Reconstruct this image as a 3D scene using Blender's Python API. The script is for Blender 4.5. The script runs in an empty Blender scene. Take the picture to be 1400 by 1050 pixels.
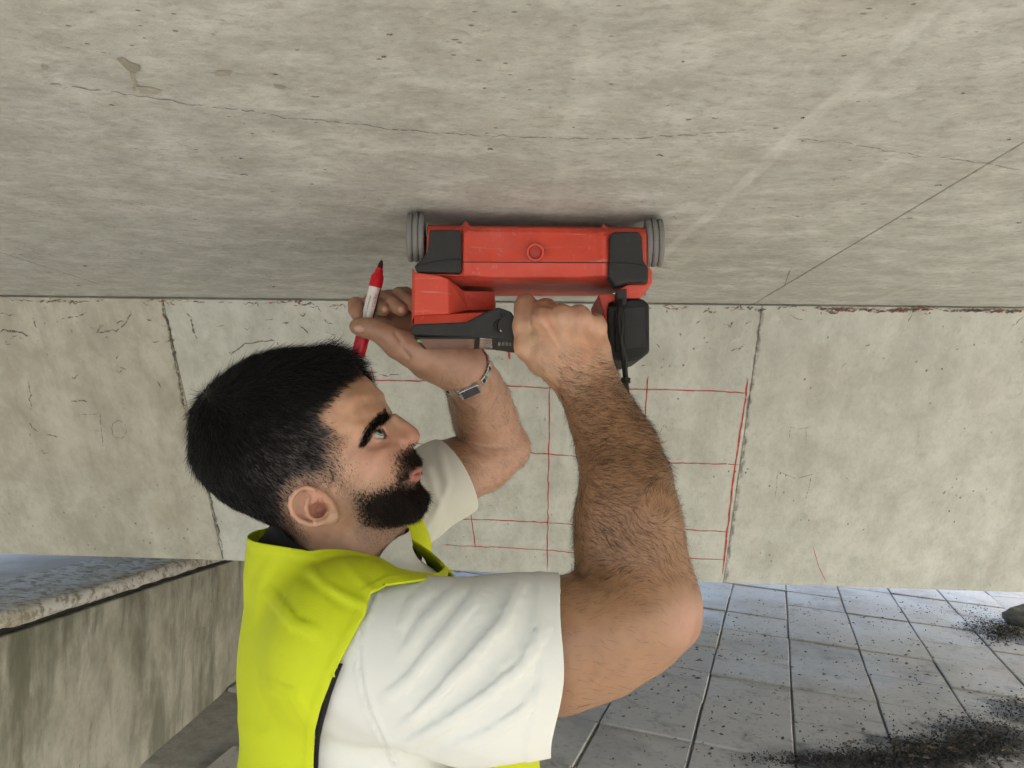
import bpy, bmesh, math, random
import numpy as np
from mathutils import Vector, Matrix
random.seed(7); np.random.seed(7)
SC = bpy.context.scene
COL = SC.collection

# ------------------------------------------------------------------ camera
CAM_H = 1.62
PITCH = math.radians(5.2)
F = 1050.0                     # focal length in pixels of a 1400 px wide frame
cp, sp = math.cos(PITCH), math.sin(PITCH)
cam = bpy.data.cameras.new("camera")
cam.sensor_width = 36.0
cam.lens = F / 1400.0 * 36.0
cam.clip_start = 0.02
cam.clip_end = 2000.0
camo = bpy.data.objects.new("camera", cam)
COL.objects.link(camo)
camo.location = (0, 0, CAM_H)
camo.rotation_euler = (math.pi / 2 + PITCH, 0, 0)
SC.camera = camo

# ------------------------------------------------------------------ light
SUN_EL, SUN_AZ = math.radians(42), math.radians(104)     # azimuth clockwise from +Y
world = bpy.data.worlds.new("World")
SC.world = world
world.use_nodes = True
wn = world.node_tree.nodes; wl = world.node_tree.links
for n in list(wn): wn.remove(n)
wo = wn.new("ShaderNodeOutputWorld"); bg = wn.new("ShaderNodeBackground"); sky = wn.new("ShaderNodeTexSky")
sky.sky_type = 'NISHITA'; sky.sun_disc = False
sky.sun_elevation = SUN_EL; sky.sun_rotation = SUN_AZ
sky.air_density = 1.0; sky.dust_density = 4.5; sky.ozone_density = 1.0
bg.inputs[1].default_value = 0.15
wl.new(sky.outputs[0], bg.inputs[0]); wl.new(bg.outputs[0], wo.inputs[0])
sl = bpy.data.lights.new("sun", 'SUN'); sl.energy = 1.5; sl.angle = math.radians(12); sl.color = (1.0, 0.96, 0.90)
so = bpy.data.objects.new("sun", sl); COL.objects.link(so)
sd = Vector((math.sin(SUN_AZ) * math.cos(SUN_EL), math.cos(SUN_AZ) * math.cos(SUN_EL), math.sin(SUN_EL)))
so.rotation_euler = (-sd).to_track_quat('-Z', 'Y').to_euler()
so.location = sd * 20
SC.view_settings.view_transform = 'Standard'
SC.view_settings.look = 'None'
SC.view_settings.gamma = 1.0
SC.view_settings.exposure = 2.26
SC.view_settings.use_curve_mapping = False
SC.render.engine = 'CYCLES'
try:
    SC.cycles.use_denoising = True
    SC.cycles.denoiser = 'OPENIMAGEDENOISE'
    SC.cycles.use_adaptive_sampling = True
    SC.cycles.adaptive_threshold = 0.02
    SC.cycles.max_bounces = 6
    SC.cycles.diffuse_bounces = 5
    SC.cycles.caustics_reflective = False
    SC.cycles.caustics_refractive = False
    SC.cycles.sample_clamp_indirect = 6.0
except Exception:
    pass

# ------------------------------------------------------------------ helpers
def P(px, py, d):
    """photo direction + distance along the optical axis -> world point"""
    x = (px - 700.0) / F * d; yc = -(py - 525.0) / F * d
    return Vector((x, d * cp - yc * sp, CAM_H + d * sp + yc * cp))
def c2w(a):
    """camera-space array (x, up, depth) -> world"""
    a = np.asarray(a, float)
    return np.stack([a[..., 0], a[..., 2] * cp - a[..., 1] * sp, CAM_H + a[..., 2] * sp + a[..., 1] * cp], -1)
def Cc(px, py, d):
    return np.array([(px - 700.0) / F * d, -(py - 525.0) / F * d, d])

def link(name, me, mat=None, parent=None):
    o = bpy.data.objects.new(name, me); COL.objects.link(o)
    if mat is not None and len(me.materials) == 0: me.materials.append(mat)
    if parent is not None: o.parent = parent
    return o
def mesh_from(name, verts, faces, mat=None, parent=None, smooth=False):
    me = bpy.data.meshes.new(name)
    me.from_pydata([tuple(v) for v in verts], [], [tuple(f) for f in faces])
    me.update()
    if smooth: me.polygons.foreach_set('use_smooth', [True] * len(me.polygons))
    return link(name, me, mat, parent)
def np_mesh(name, V, Q, mat=None, parent=None, smooth=True):
    """fast mesh from arrays: V (n,3), Q (m,k)"""
    V = np.ascontiguousarray(V, np.float32); Q = np.ascontiguousarray(Q, np.int32)
    me = bpy.data.meshes.new(name)
    k = Q.shape[1]
    me.vertices.add(len(V)); me.vertices.foreach_set('co', V.ravel())
    me.loops.add(Q.size); me.loops.foreach_set('vertex_index', Q.ravel())
    me.polygons.add(len(Q)); me.polygons.foreach_set('loop_start', np.arange(0, Q.size, k, dtype=np.int32))
    me.polygons.foreach_set('loop_total', np.full(len(Q), k, np.int32))
    me.update(calc_edges=True)
    if smooth: me.polygons.foreach_set('use_smooth', np.ones(len(Q), bool))
    return link(name, me, mat, parent)
def tag(o, label=None, cat=None, group=None, kind=None):
    if label: o['label'] = label
    if cat: o['category'] = cat
    if group: o['group'] = group
    if kind: o['kind'] = kind
    return o
def empty(name, loc):
    o = bpy.data.objects.new(name, None); COL.objects.link(o); o.location = loc
    o.empty_display_size = 0.05
    return o
def adopt(child, parent):
    """parent keeping the child's world position"""
    child.parent = parent
    child.matrix_parent_inverse = Matrix.Translation(parent.location).inverted()
def bevel(o, w, seg=2, angle=35):
    m = o.modifiers.new('bevel', 'BEVEL'); m.width = w; m.segments = seg
    m.limit_method = 'ANGLE'; m.angle_limit = math.radians(angle); m.harden_normals = False
    return o
def prism(name, poly, d, depth, mat, parent, bw=0.0015, seg=2, dirv=(0, 1, 0)):
    """photo-plane outline at distance d, extruded straight back by depth metres"""
    fr = [P(x, y, d) for x, y in poly]; dv = Vector(dirv) * depth
    n = len(fr)
    V = fr + [p + dv for p in fr]
    Fc = [tuple(range(n)), tuple(range(2 * n - 1, n - 1, -1))]
    for i in range(n):
        j = (i + 1) % n
        Fc.append((j, i, i + n, j + n))
    o = mesh_from(name, V, Fc, mat)
    bm = bmesh.new(); bm.from_mesh(o.data); bmesh.ops.recalc_face_normals(bm, faces=bm.faces); bm.to_mesh(o.data); bm.free()
    if bw: bevel(o, bw, seg)
    if parent is not None: adopt(o, parent)
    return o
def tube_mesh(pts, rad, seg=10, closed=False, caps=True):
    """world-space tube, returns verts, quads/tri faces"""
    pts = [Vector(p) for p in pts]; n = len(pts)
    rad = list(rad) if hasattr(rad, '__len__') else [rad] * n
    V = []; Fc = []
    up = Vector((0.31, 0.22, 0.92))
    for i, p in enumerate(pts):
        a = pts[(i - 1) % n] if (closed or i > 0) else pts[i]
        b = pts[(i + 1) % n] if (closed or i < n - 1) else pts[i]
        t = (b - a).normalized()
        u = t.cross(up)
        if u.length < 1e-4: u = t.cross(Vector((1, 0, 0)))
        u.normalize(); v = t.cross(u)
        for k in range(seg):
            an = 2 * math.pi * k / seg
            V.append(p + (u * math.cos(an) + v * math.sin(an)) * rad[i])
    m = n if closed else n - 1
    for i in range(m):
        j = (i + 1) % n
        for k in range(seg):
            l = (k + 1) % seg
            Fc.append((i * seg + k, i * seg + l, j * seg + l, j * seg + k))
    if caps and not closed:
        Fc.append(tuple(range(seg))[::-1]); Fc.append(tuple((n - 1) * seg + k for k in range(seg)))
    return V, Fc
def lathe(name, center, axis, prof, seg, mat, parent, closed_prof=False):
    """prof: list of (along axis, radius)"""
    ax = Vector(axis).normalized(); u = ax.orthogonal().normalized(); v = ax.cross(u); c = Vector(center)
    V = []; Fc = []
    for (h, r) in prof:
        for k in range(seg):
            a = 2 * math.pi * k / seg
            V.append(c + ax * h + (u * math.cos(a) + v * math.sin(a)) * r)
    n = len(prof)
    for i in range(n if closed_prof else n - 1):
        j = (i + 1) % n
        for k in range(seg):
            l = (k + 1) % seg
            Fc.append((i * seg + k, i * seg + l, j * seg + l, j * seg + k))
    if not closed_prof:
        Fc.append(tuple(range(seg))[::-1]); Fc.append(tuple((n - 1) * seg + k for k in range(seg)))
    o = mesh_from(name, V, Fc, mat, None, True)
    bm = bmesh.new(); bm.from_mesh(o.data); bmesh.ops.recalc_face_normals(bm, faces=bm.faces); bm.to_mesh(o.data); bm.free()
    e = o.modifiers.new('es', 'EDGE_SPLIT'); e.split_angle = math.radians(40)
    if parent is not None: adopt(o, parent)
    return o

# ------------------------------------------------------------------ materials
class NT:
    def __init__(s, name):
        s.m = bpy.data.materials.new(name); s.m.use_nodes = True
        s.t = s.m.node_tree; s.n = s.t.nodes; s.l = s.t.links
        s.b = s.n['Principled BSDF']; s.out = s.n['Material Output']
    def new(s, t, **kw):
        n = s.n.new(t)
        for k, v in kw.items(): setattr(n, k, v)
        return n
    def link(s, a, b): s.l.new(a, b)
    def coords(s, scale=(1, 1, 1), rot=(0, 0, 0), kind='pos'):
        if kind == 'pos':
            g = s.new('ShaderNodeNewGeometry'); o = g.outputs['Position']
        else:
            g = s.new('ShaderNodeTexCoord'); o = g.outputs['Object']
        mp = s.new('ShaderNodeMapping'); mp.inputs['Scale'].default_value = scale; mp.inputs['Rotation'].default_value = rot
        s.link(o, mp.inputs[0]); return mp.outputs[0]
    def noise(s, vec, scale, detail=4, rough=0.55, dist=0.0):
        n = s.new('ShaderNodeTexNoise'); n.inputs['Scale'].default_value = scale; n.inputs['Detail'].default_value = detail
        n.inputs['Roughness'].default_value = rough; n.inputs['Distortion'].default_value = dist
        s.link(vec, n.inputs['Vector']); return n.outputs[0]
    def ramp(s, fac, stops, interp='LINEAR'):
        r = s.new('ShaderNodeValToRGB'); r.color_ramp.interpolation = interp
        el = r.color_ramp.elements
        while len(el) > len(stops): el.remove(el[-1])
        while len(el) < len(stops): el.new(1.0)
        for e, (p, c) in zip(el, stops):
            e.position = p
            e.color = (c, c, c, 1) if not hasattr(c, '__len__') else (c[0], c[1], c[2], 1)
        s.link(fac, r.inputs[0]); return r.outputs[0]
    def mix(s, fac, a, b, mode='MIX'):
        m = s.new('ShaderNodeMix', data_type='RGBA', blend_type=mode)
        if isinstance(fac, (int, float)): m.inputs[0].default_value = fac
        else: s.link(fac, m.inputs[0])
        for i, v in ((6, a), (7, b)):
            if hasattr(v, '__len__'): m.inputs[i].default_value = (v[0], v[1], v[2], 1)
            else: s.link(v, m.inputs[i])
        return m.outputs[2]
    def math(s, op, a, b=0.5):
        m = s.new('ShaderNodeMath', operation=op)
        for i, v in ((0, a), (1, b)):
            if isinstance(v, (int, float)): m.inputs[i].default_value = v
            else: s.link(v, m.inputs[i])
        return m.outputs[0]
    def bump(s, h, strength=0.3, dist=0.002):
        b = s.new('ShaderNodeBump'); b.inputs['Strength'].default_value = strength; b.inputs['Distance'].default_value = dist
        s.link(h, b.inputs['Height']); s.link(b.outputs[0], s.b.inputs['Normal'])
    def attr(s, name):
        a = s.new('ShaderNodeAttribute'); a.attribute_name = name; return a
    def col(s, c):
        if hasattr(c, '__len__'): s.b.inputs['Base Color'].default_value = (c[0], c[1], c[2], 1)
        else: s.link(c, s.b.inputs['Base Color'])
    def rough(s, r):
        if isinstance(r, (int, float)): s.b.inputs['Roughness'].default_value = r
        else: s.link(r, s.b.inputs['Roughness'])

def plain(name, col, rough=0.5, metal=0.0, var=0.12, scale=60, bump=0.15, bd=0.0004, spec=0.5):
    t = NT(name); v = t.coords(); n = t.noise(v, scale, 5)
    c = t.mix(t.ramp(n, [(0.3, 0.0), (0.7, 1.0)]), [x * (1 - var) for x in col], [min(1, x * (1 + var)) for x in col])
    t.col(c); t.rough(t.ramp(t.noise(v, scale * 0.4, 4), [(0.3, max(0.02, rough - 0.08)), (0.7, min(1, rough + 0.08))]))
    t.b.inputs['Metallic'].default_value = metal
    t.b.inputs['Specular IOR Level'].default_value = spec
    if bump: t.bump(t.noise(v, scale * 8, 3), bump, bd)
    return t.m

def concrete(name, base, dark, light, stretch=(1, 1, 1), seed=0.0, grain=1.0, stain=0.5, speck=0.5, brown=(0.20, 0.17, 0.11), streak=0.0, fs=1.0):
    t = NT(name)
    v0 = t.coords()
    off = t.new('ShaderNodeVectorMath', operation='ADD'); off.inputs[1].default_value = (seed * 3.1, seed * 7.7, seed * 1.3)
    t.link(v0, off.inputs[0]); v = off.outputs[0]
    mp = t.new('ShaderNodeMapping'); mp.inputs['Scale'].default_value = stretch; t.link(v, mp.inputs[0]); vs = mp.outputs[0]
    big = t.noise(v, 2.2, 3, 0.6)
    mid = t.noise(vs, 13 * fs, 5, 0.66, 0.2)
    fine = t.noise(vs, 70 * fs, 5, 0.74)
    c = t.mix(t.ramp(big, [(0.30, 0.0), (0.70, 1.0)]), [b * 0.93 for b in base], [b * 1.07 for b in base])
    c = t.mix(t.math('MULTIPLY', t.ramp(mid, [(0.34, 1.0), (0.56, 0.0)]), stain), c, dark)
    c = t.mix(t.math('MULTIPLY', t.ramp(mid, [(0.54, 0.0), (0.72, 1.0)]), 0.6 * grain), c, light)
    c = t.mix(t.math('MULTIPLY', t.ramp(fine, [(0.30, 1.0), (0.50, 0.0)]), 0.62 * grain), c, dark)
    c = t.mix(t.math('MULTIPLY', t.ramp(fine, [(0.56, 0.0), (0.74, 1.0)]), 0.5 * grain), c, light)
    # yellow-brown blooms
    c = t.mix(t.math('MULTIPLY', t.ramp(t.noise(vs, 5.5 * fs, 4, 0.65, 0.5), [(0.56, 0.0), (0.74, 1.0)]), 0.42 * stain), c, brown)
    if streak:                                     # run-off marks
        sm = t.new('ShaderNodeMapping'); sm.inputs['Scale'].default_value = (9, 2, 0.7); t.link(v, sm.inputs[0])
        sn = t.noise(sm.outputs[0], 2.2, 4, 0.6)
        c = t.mix(t.math('MULTIPLY', t.ramp(sn, [(0.50, 0.0), (0.70, 1.0)]), streak), c, dark)
        c = t.mix(t.math('MULTIPLY', t.ramp(sn, [(0.28, 1.0), (0.45, 0.0)]), streak), c, light)
    # small pits
    vo = t.new('ShaderNodeTexVoronoi'); vo.inputs['Scale'].default_value = 48 * fs; vo.inputs['Randomness'].default_value = 1
    t.link(vs, vo.inputs['Vector'])
    pit = t.math('MULTIPLY', t.ramp(vo.outputs['Distance'], [(0.05, 1.0), (0.13, 0.0)]), t.ramp(t.noise(v, 9, 2), [(0.50, 0.0), (0.60, 1.0)]))
    c = t.mix(t.math('MULTIPLY', pit, speck), c, [d * 0.35 for d in dark])
    t.col(c); t.rough(0.86); t.b.inputs['Specular IOR Level'].default_value = 0.25
    h = t.math('ADD', t.math('MULTIPLY', fine, 0.6), t.math('MULTIPLY', mid, 0.5))
    h = t.math('SUBTRACT', h, t.math('MULTIPLY', pit, 0.9))
    t.bump(h, 0.5, 0.004)
    return t

M = {}
SOFF = concrete('soffit_concrete', (0.392, 0.398, 0.360), (0.225, 0.224, 0.190), (0.535, 0.545, 0.505), (0.95, 1.45, 1), 1.0, 1.0, 0.46, 0.7, (0.30, 0.265, 0.18), 0.0, 1.35)
def add_lines(t, lines, col):
    """straight pale run marks left by the formwork: (point, point, half width, strength) in world space"""
    src = t.b.inputs['Base Color'].links[0].from_socket
    geo = t.new('ShaderNodeNewGeometry'); wob = t.noise(geo.outputs['Position'], 7, 4, 0.6)
    for (p0, p1, hw, st) in lines:
        dr = (p1 - p0); n_ = Vector((-dr.y, dr.x, 0)).normalized()
        dp = t.new('ShaderNodeVectorMath', operation='DOT_PRODUCT'); t.link(geo.outputs['Position'], dp.inputs[0]); dp.inputs[1].default_value = n_
        d_ = t.math('ABSOLUTE', t.math('ADD', t.math('SUBTRACT', dp.outputs['Value'], n_.dot(p0)), t.math('MULTIPLY', t.math('SUBTRACT', wob, 0.5), hw * 2.2)))
        m_ = t.math('MULTIPLY', t.ramp(t.math('DIVIDE', d_, hw * 2), [(0.25, 1.0), (0.5, 0.0)]), t.ramp(t.noise(geo.outputs['Position'], 26, 4, 0.65), [(0.35, 0.15), (0.6, 1.0)]))
        src = t.mix(t.math('MULTIPLY', m_, st), src, col)
    t.col(src)
M['web'] = concrete('web_concrete', (0.415, 0.428, 0.382), (0.265, 0.272, 0.232), (0.525, 0.54, 0.49), (1.2, 1, 0.9), 2.0, 0.65, 0.5, 0.8, (0.30, 0.28, 0.20), 0.28).m
M['web_dim'] = concrete('web_concrete_dim', (0.372, 0.368, 0.305), (0.245, 0.236, 0.186), (0.475, 0.472, 0.405), (1.3, 1, 0.8), 3.0, 0.65, 0.6, 0.7, (0.26, 0.225, 0.14), 0.35).m  # dimmer light on the left panel put into a darker, yellower concrete
def crackmat(name, col, cover=0.5, scale=120, opac=1.0):
    t = NT(name); v = t.coords(); n = t.noise(v, scale, 3)
    t.col(col); t.rough(0.9); t.b.inputs['Specular IOR Level'].default_value = 0.1
    tr = t.new('ShaderNodeBsdfTransparent'); mx = t.new('ShaderNodeMixShader')
    t.link(t.ramp(n, [(max(0, cover - 0.13), opac), (min(1, cover + 0.13), 0.0)]), mx.inputs[0])
    t.link(tr.outputs[0], mx.inputs[1]); t.link(t.b.outputs[0], mx.inputs[2]); t.link(mx.outputs[0], t.out.inputs[0])
    return t.m
M['crack'] = crackmat('crack_dirt', (0.125, 0.113, 0.09), 0.50, 160)
M['faint'] = crackmat('faint_crack', (0.14, 0.125, 0.10), 0.50)
M['pencil'] = crackmat('pencil_graphite', (0.23, 0.23, 0.21), 0.46, 200)
M['redink'] = crackmat('red_marker_ink', (0.36, 0.055, 0.040), 0.66, 160)
M['redstain'] = crackmat('old_red_paint', (0.26, 0.10, 0.075), 0.46, 140)
M['jointdirt'] = crackmat('joint_dirt', (0.13, 0.125, 0.105), 0.50, 60, 0.28)
M['pale'] = crackmat('lime_bloom', (0.50, 0.495, 0.455), 0.55, 30, 0.28)
M['damp'] = crackmat('damp_stain', (0.20, 0.17, 0.11), 0.50, 30, 0.075)

# ------------------------------------------------------------------ bridge
bridge = empty('concrete_bridge', (0, 1.33, CAM_H))
tag(bridge, 'grey concrete bridge girder with overhanging deck slab above the worker', 'bridge')
JT0, JT1 = P(0, 403, 1.38), P(1400, 420, 1.30)           # slab / web corner line
JB0, JB1 = P(0, 752, 1.648), P(1400, 823, 1.552)         # lower web edge
def web_pt(s, t):
    """s along the girder in 0..1 across the frame (may exceed), t 0 top .. 1 bottom"""
    return JT0.lerp(JT1, s).lerp(JB0.lerp(JB1, s), t)
def ray_plane(px, py, p0, n):
    o = Vector((0, 0, CAM_H)); d = (P(px, py, 1.0) - o)
    return o + d * ((p0 - o).dot(n) / d.dot(n))
web_n = (JT1 - JT0).cross(JB0 - JT0).normalized()
if web_n.y > 0: web_n = -web_n
web_p = web_pt(0.5, 0.5)
def on_web(px, py, lift=0.0006):
    return ray_plane(px, py, web_p, web_n) + web_n * lift
slab_n = (JT1 - JT0).cross(P(735, 296, 0.86) - JT0).normalized()
if slab_n.z > 0: slab_n = -slab_n
def on_slab(px, py, lift=0.0006):
    return ray_plane(px, py, JT0, slab_n) + slab_n * lift

def block(name, quad, back, mat, gap=0.0, bw=0.003, cuts=0):
    """solid from four front corners (tl, tr, br, bl) pushed back by vector"""
    tl, tr, br, bl = [Vector(q) for q in quad]; back = Vector(back)
    V = [tl, tr, br, bl] + [q + back for q in (tl, tr, br, bl)]
    Fc = [(0, 1, 2, 3), (7, 6, 5, 4), (0, 4, 5, 1), (1, 5, 6, 2), (2, 6, 7, 3), (3, 7, 4, 0)]
    o = mesh_from(name, V, Fc, mat)
    bm = bmesh.new(); bm.from_mesh(o.data); bmesh.ops.recalc_face_normals(bm, faces=bm.faces); bm.to_mesh(o.data); bm.free()
    if bw: bevel(o, bw, 2)
    adopt(o, bridge)
    return o
udir = (JT1 - JT0).normalized()
tl_, bl_ = on_web(222, 409, 0), on_web(305, 766, 0)
tr_, br_ = on_web(1042, 418, 0), on_web(989, 797, 0)
dn = 0.02                                                # web panels run a little up behind the slab corner
lt, lb = JT0 - udir * 6, JB0 - udir * 6
rt, rb = JT1 + udir * 5, JB1 + udir * 5
g = udir * 0.0004
block('web_panel', (lt, tl_ - g, bl_ - g, lb), -web_n * 0.2, M['web_dim'], bw=0.0012)
block('web_panel', (tl_ + g, tr_ - g, br_ - g, bl_ + g), -web_n * 0.2 , M['web'], bw=0.0012)
block('web_panel', (tr_ + g, rt, rb, br_ + g), -web_n * 0.2, M['web'], bw=0.0012)
# inner core closes the gaps
kl, kr = udir * 4.6, udir * 1.0
block('girder_core', (lt + kl - web_n * 0.19, rt + kr - web_n * 0.19, rb + kr - web_n * 0.19 + Vector((0, 0, 0.02)), lb + kl - web_n * 0.19 + Vector((0, 0, 0.02))), (0, 7.2, 0), M['web_dim'], bw=0)
# deck slab soffit panels
fwd = Vector((0, -1, 0)); fwd = (fwd - slab_n * fwd.dot(slab_n)).normalized()
upv = Vector((0, 0, 0.28))
M['soffit'] = SOFF.m
add_lines(SOFF, [(on_slab(1290, 0), on_slab(955, 305), .0085, .36), (on_slab(806, 40), on_slab(752, 290), .008, .18), (on_slab(1400, 335), on_slab(1240, 395), .008, .18)], (0.60, 0.61, 0.565))
def slab_edge(px1, py1, px2, py2):
    a, b = on_slab(px1, py1, 0), on_slab(px2, py2, 0)
    return a, (b - a).normalized()
sa, sdv = slab_edge(1080, 386, 1400, 195)
la, ldv = slab_edge(140, 390, 0, 345)
wl0, wr0 = JT0 - udir * 6 - fwd * 0.1, JT1 + udir * 1.5 - fwd * 0.1
def hitline(a, d, p, q):
    """intersection in plan of line a+t d with line p->q"""
    e = q - p; den = d.x * e.y - d.y * e.x
    t = ((p.x - a.x) * e.y - (p.y - a.y) * e.x) / den
    return a + d * t
DEPTH = 1.9
f0, f1 = wl0 + fwd * DEPTH, wr0 + fwd * DEPTH
s_b, s_f = hitline(sa, sdv, wl0, wr0), hitline(sa, sdv, f0, f1)
l_b, l_f = hitline(la, ldv, wl0, wr0), hitline(la, ldv, f0, f1)
gg = udir * 0.0006
block('deck_slab_panel', (wl0, l_b - gg, l_f - gg, f0), upv, M['soffit'], bw=0.0015)
block('deck_slab_panel', (l_b + gg, s_b - gg, s_f - gg, l_f + gg), upv, M['soffit'], bw=0.0015)
block('deck_slab_panel', (s_b + gg, wr0, f1, s_f + gg), upv, M['soffit'], bw=0.0015)

# thin drawn / cracked lines that follow the concrete surface
def ribbon(name, pts, width, mat, on, jitter=0.6, sub=7, lift=0.0006, taper=True):
    rnd = random.Random(hash((round(pts[0][0]), round(pts[0][1]), len(pts))) & 0xffff)
    out = []
    for i in range(len(pts) - 1):
        (x0, y0), (x1, y1) = pts[i], pts[i + 1]
        L = math.hypot(x1 - x0, y1 - y0); n = max(2, int(L / sub))
        for k in range(n):
            t = k / n
            out.append((x0 + (x1 - x0) * t + rnd.gauss(0, jitter), y0 + (y1 - y0) * t + rnd.gauss(0, jitter)))
    out.append(pts[-1])
    W = [on(x, y, lift) for x, y in out]
    V = []; Fc = []
    nn = web_n if on is on_web else slab_n
    for i, p in enumerate(W):
        a, b = W[max(0, i - 1)], W[min(len(W) - 1, i + 1)]
        s = (b - a).cross(nn).normalized()
        w = width * 0.5 * rnd.uniform(0.7, 1.3)
        if taper and (i == 0 or i == len(W) - 1): w *= 0.3
        V += [p + s * w, p - s * w]
    for i in range(len(W) - 1):
        Fc.append((2 * i, 2 * i + 1, 2 * i + 3, 2 * i + 2))
    o = mesh_from(name, V, Fc, mat); adopt(o, bridge)
    return o
red_lines = [
 ([(508, 519), (580, 521), (640, 524), (700, 528), (760, 531), (885, 532), (960, 534), (1022, 537)], 0.0026),
 ([(1022, 517), (1020, 540), (1012, 590), (1005, 635), (996, 710), (988, 785)], 0.0040),
 ([(886, 514), (883, 550), (881, 600), (876, 700), (872, 780)], 0.0028),
 ([(751, 529), (751, 580), (750, 640), (749, 714), (748, 780)], 0.0024),
 ([(560, 606), (612, 609), (660, 612), (710, 617), (790, 624), (905, 632), (1010, 635)], 0.0026),
 ([(622, 709), (680, 711), (745, 714), (790, 717), (935, 724), (998, 727)], 0.0025),
 ([(605, 745), (680, 748), (748, 752), (800, 757), (940, 763), (990, 765)], 0.0021),
 ([(508, 502), (512, 521)], 0.0028),
 ([(641, 684), (645, 710), (650, 749)], 0.0022),
 ([(694, 475), (696, 483), (697, 491)], 0.0065),
 ([(900, 605), (911, 604)], 0.0022), ([(913, 660), (920, 660)], 0.0022),
 ([(1112, 748), (1120, 776), (1130, 798)], 0.0018),
]
for pts, w in red_lines: ribbon('marker_line', pts, w * .78, M['redink'], on_web, 0.35)
pencil = [
 [(1078, 604), (1080, 584), (1094, 586), (1108, 584)], [(1102, 586), (1102, 606)],
 [(1059, 682), (1064, 644), (1088, 654), (1120, 646)], [(1098, 694), (1110, 648)],
 [(1154, 650), (1180, 672)], [(1206, 662), (1188, 706)],
 [(1150, 728), (1176, 720), (1200, 724), (1214, 740), (1208, 760), (1194, 778)], [(1174, 742), (1162, 782)],
 [(107, 567), (137, 565), (141, 611)], [(126, 589), (145, 590)],
 [(163 + 10 * math.cos(a / 8 * math.pi), 587 + 12 * math.sin(a / 8 * math.pi)) for a in range(17)],
 [(902, 592), (908, 580), (914, 590)], [(900, 604), (914, 602)], [(899, 612), (908, 620)], [(906, 608), (900, 622)],
 [(780, 610), (800, 598)], [(925, 627), (930, 628)], [(1278, 714), (1288, 713)], [(1240, 655), (1256, 648)],
]
for pts in pencil: ribbon('pencil_line', pts, 0.0016, M['pencil'], on_web, 0.4)
web_cracks = [
 ([(1246, 430), (1238, 452), (1226, 466), (1216, 476)], 0.0018), ([(1400, 432), (1372, 455), (1348, 468), (1322, 484)], 0.0018),
 
 ([(222, 411), (234, 460), (243, 510), (252, 555)], 0.0065), ([(286, 670), (293, 705), (299, 732)], 0.0045), ([(299, 732), (306, 765)], 0.002),
 ([(315, 485), (335, 470), (352, 468), (375, 464), (381, 472)], 0.0026), ([(254, 426), (264, 446), (270, 464)], 0.004),
 ([(180, 424), (174, 440), (160, 452), (130, 454)], 0.0028), ([(44, 432), (50, 448)], 0.0035), ([(80, 438), (108, 432), (118, 427)], 0.0024),
 ([(0, 452), (24, 454), (42, 458)], 0.005), ([(38, 520), (42, 540), (42, 560)], 0.0022), ([(64, 594), (80, 598)], 0.005), ([(40, 578), (52, 590)], 0.004),
 ([(100, 548), (112, 547), (120, 550)], 0.005), ([(214, 520), (220, 530)], 0.0035), ([(165, 502), (172, 506)], 0.003),
 ([(1000, 479), (1012, 476), (1018, 470)], 0.004), ([(896, 468), (902, 476)], 0.0025), ([(1160, 496), (1150, 504)], 0.0016),
 ([(500, 506), (530, 514), (548, 512)], 0.002), ([(1280, 517), (1294, 517)], 0.004),
]
for pts, w in web_cracks: ribbon('crack', pts, w * .85, M['crack'], on_web, 0.9, 5)
for q_ in (5.0, 2.6): ribbon('joint_stain', [(1042, 420), (1036, 470), (1026, 540), (1014, 640), (1002, 720), (992, 796)], .0016 * q_, M['jointdirt'], on_web, 0.9, 5, lift=.0004 + q_ * .0001)
for q_ in (5.0, 2.6): ribbon('joint_stain', [(222, 411), (234, 460), (243, 510), (252, 555), (286, 670), (305, 764)], .0016 * q_, M['jointdirt'], on_web, 0.9, 5, lift=.0004 + q_ * .0001)
# dirt and old red paint along the corner
rr = random.Random(3)
for i in range(120):
    x = rr.choice([rr.uniform(0, 560), rr.uniform(885, 1400), rr.uniform(1120, 1400)]); y = 408 + x / 1400 * 16 + abs(rr.gauss(0, 2.2))
    L = rr.uniform(5, 34)
    ribbon('corner_stain', [(x, y), (x + L * 0.5, y + rr.uniform(-2, 2)), (x + L, y + rr.uniform(-2, 2))], rr.uniform(0.0015, 0.0045),
           M['redstain'] if rr.random() < 0.55 else M['crack'], on_web, 0.9, 4)
for i in range(64):
    x = rr.uniform(-5, 1400); y = 418 + abs(rr.gauss(0, 1)) * 60
    if 560 < x < 900 and y < 500: continue
    if rr.random() < 0.5 and x > 1050: continue
    a = rr.uniform(-0.9, 0.9); L = rr.uniform(3, 13)
    pts = [(x, y), (x + L * math.cos(a), y + L * math.sin(a))]
    if rr.random() < 0.5: pts.append((pts[-1][0] + rr.uniform(2, 9), pts[-1][1] + rr.uniform(-7, 7)))
    ribbon('fine_crack', pts, rr.uniform(0.001, 0.0032), M['crack'] if rr.random() < 0.45 else M['faint'], on_web, 0.8, 4)
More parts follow.
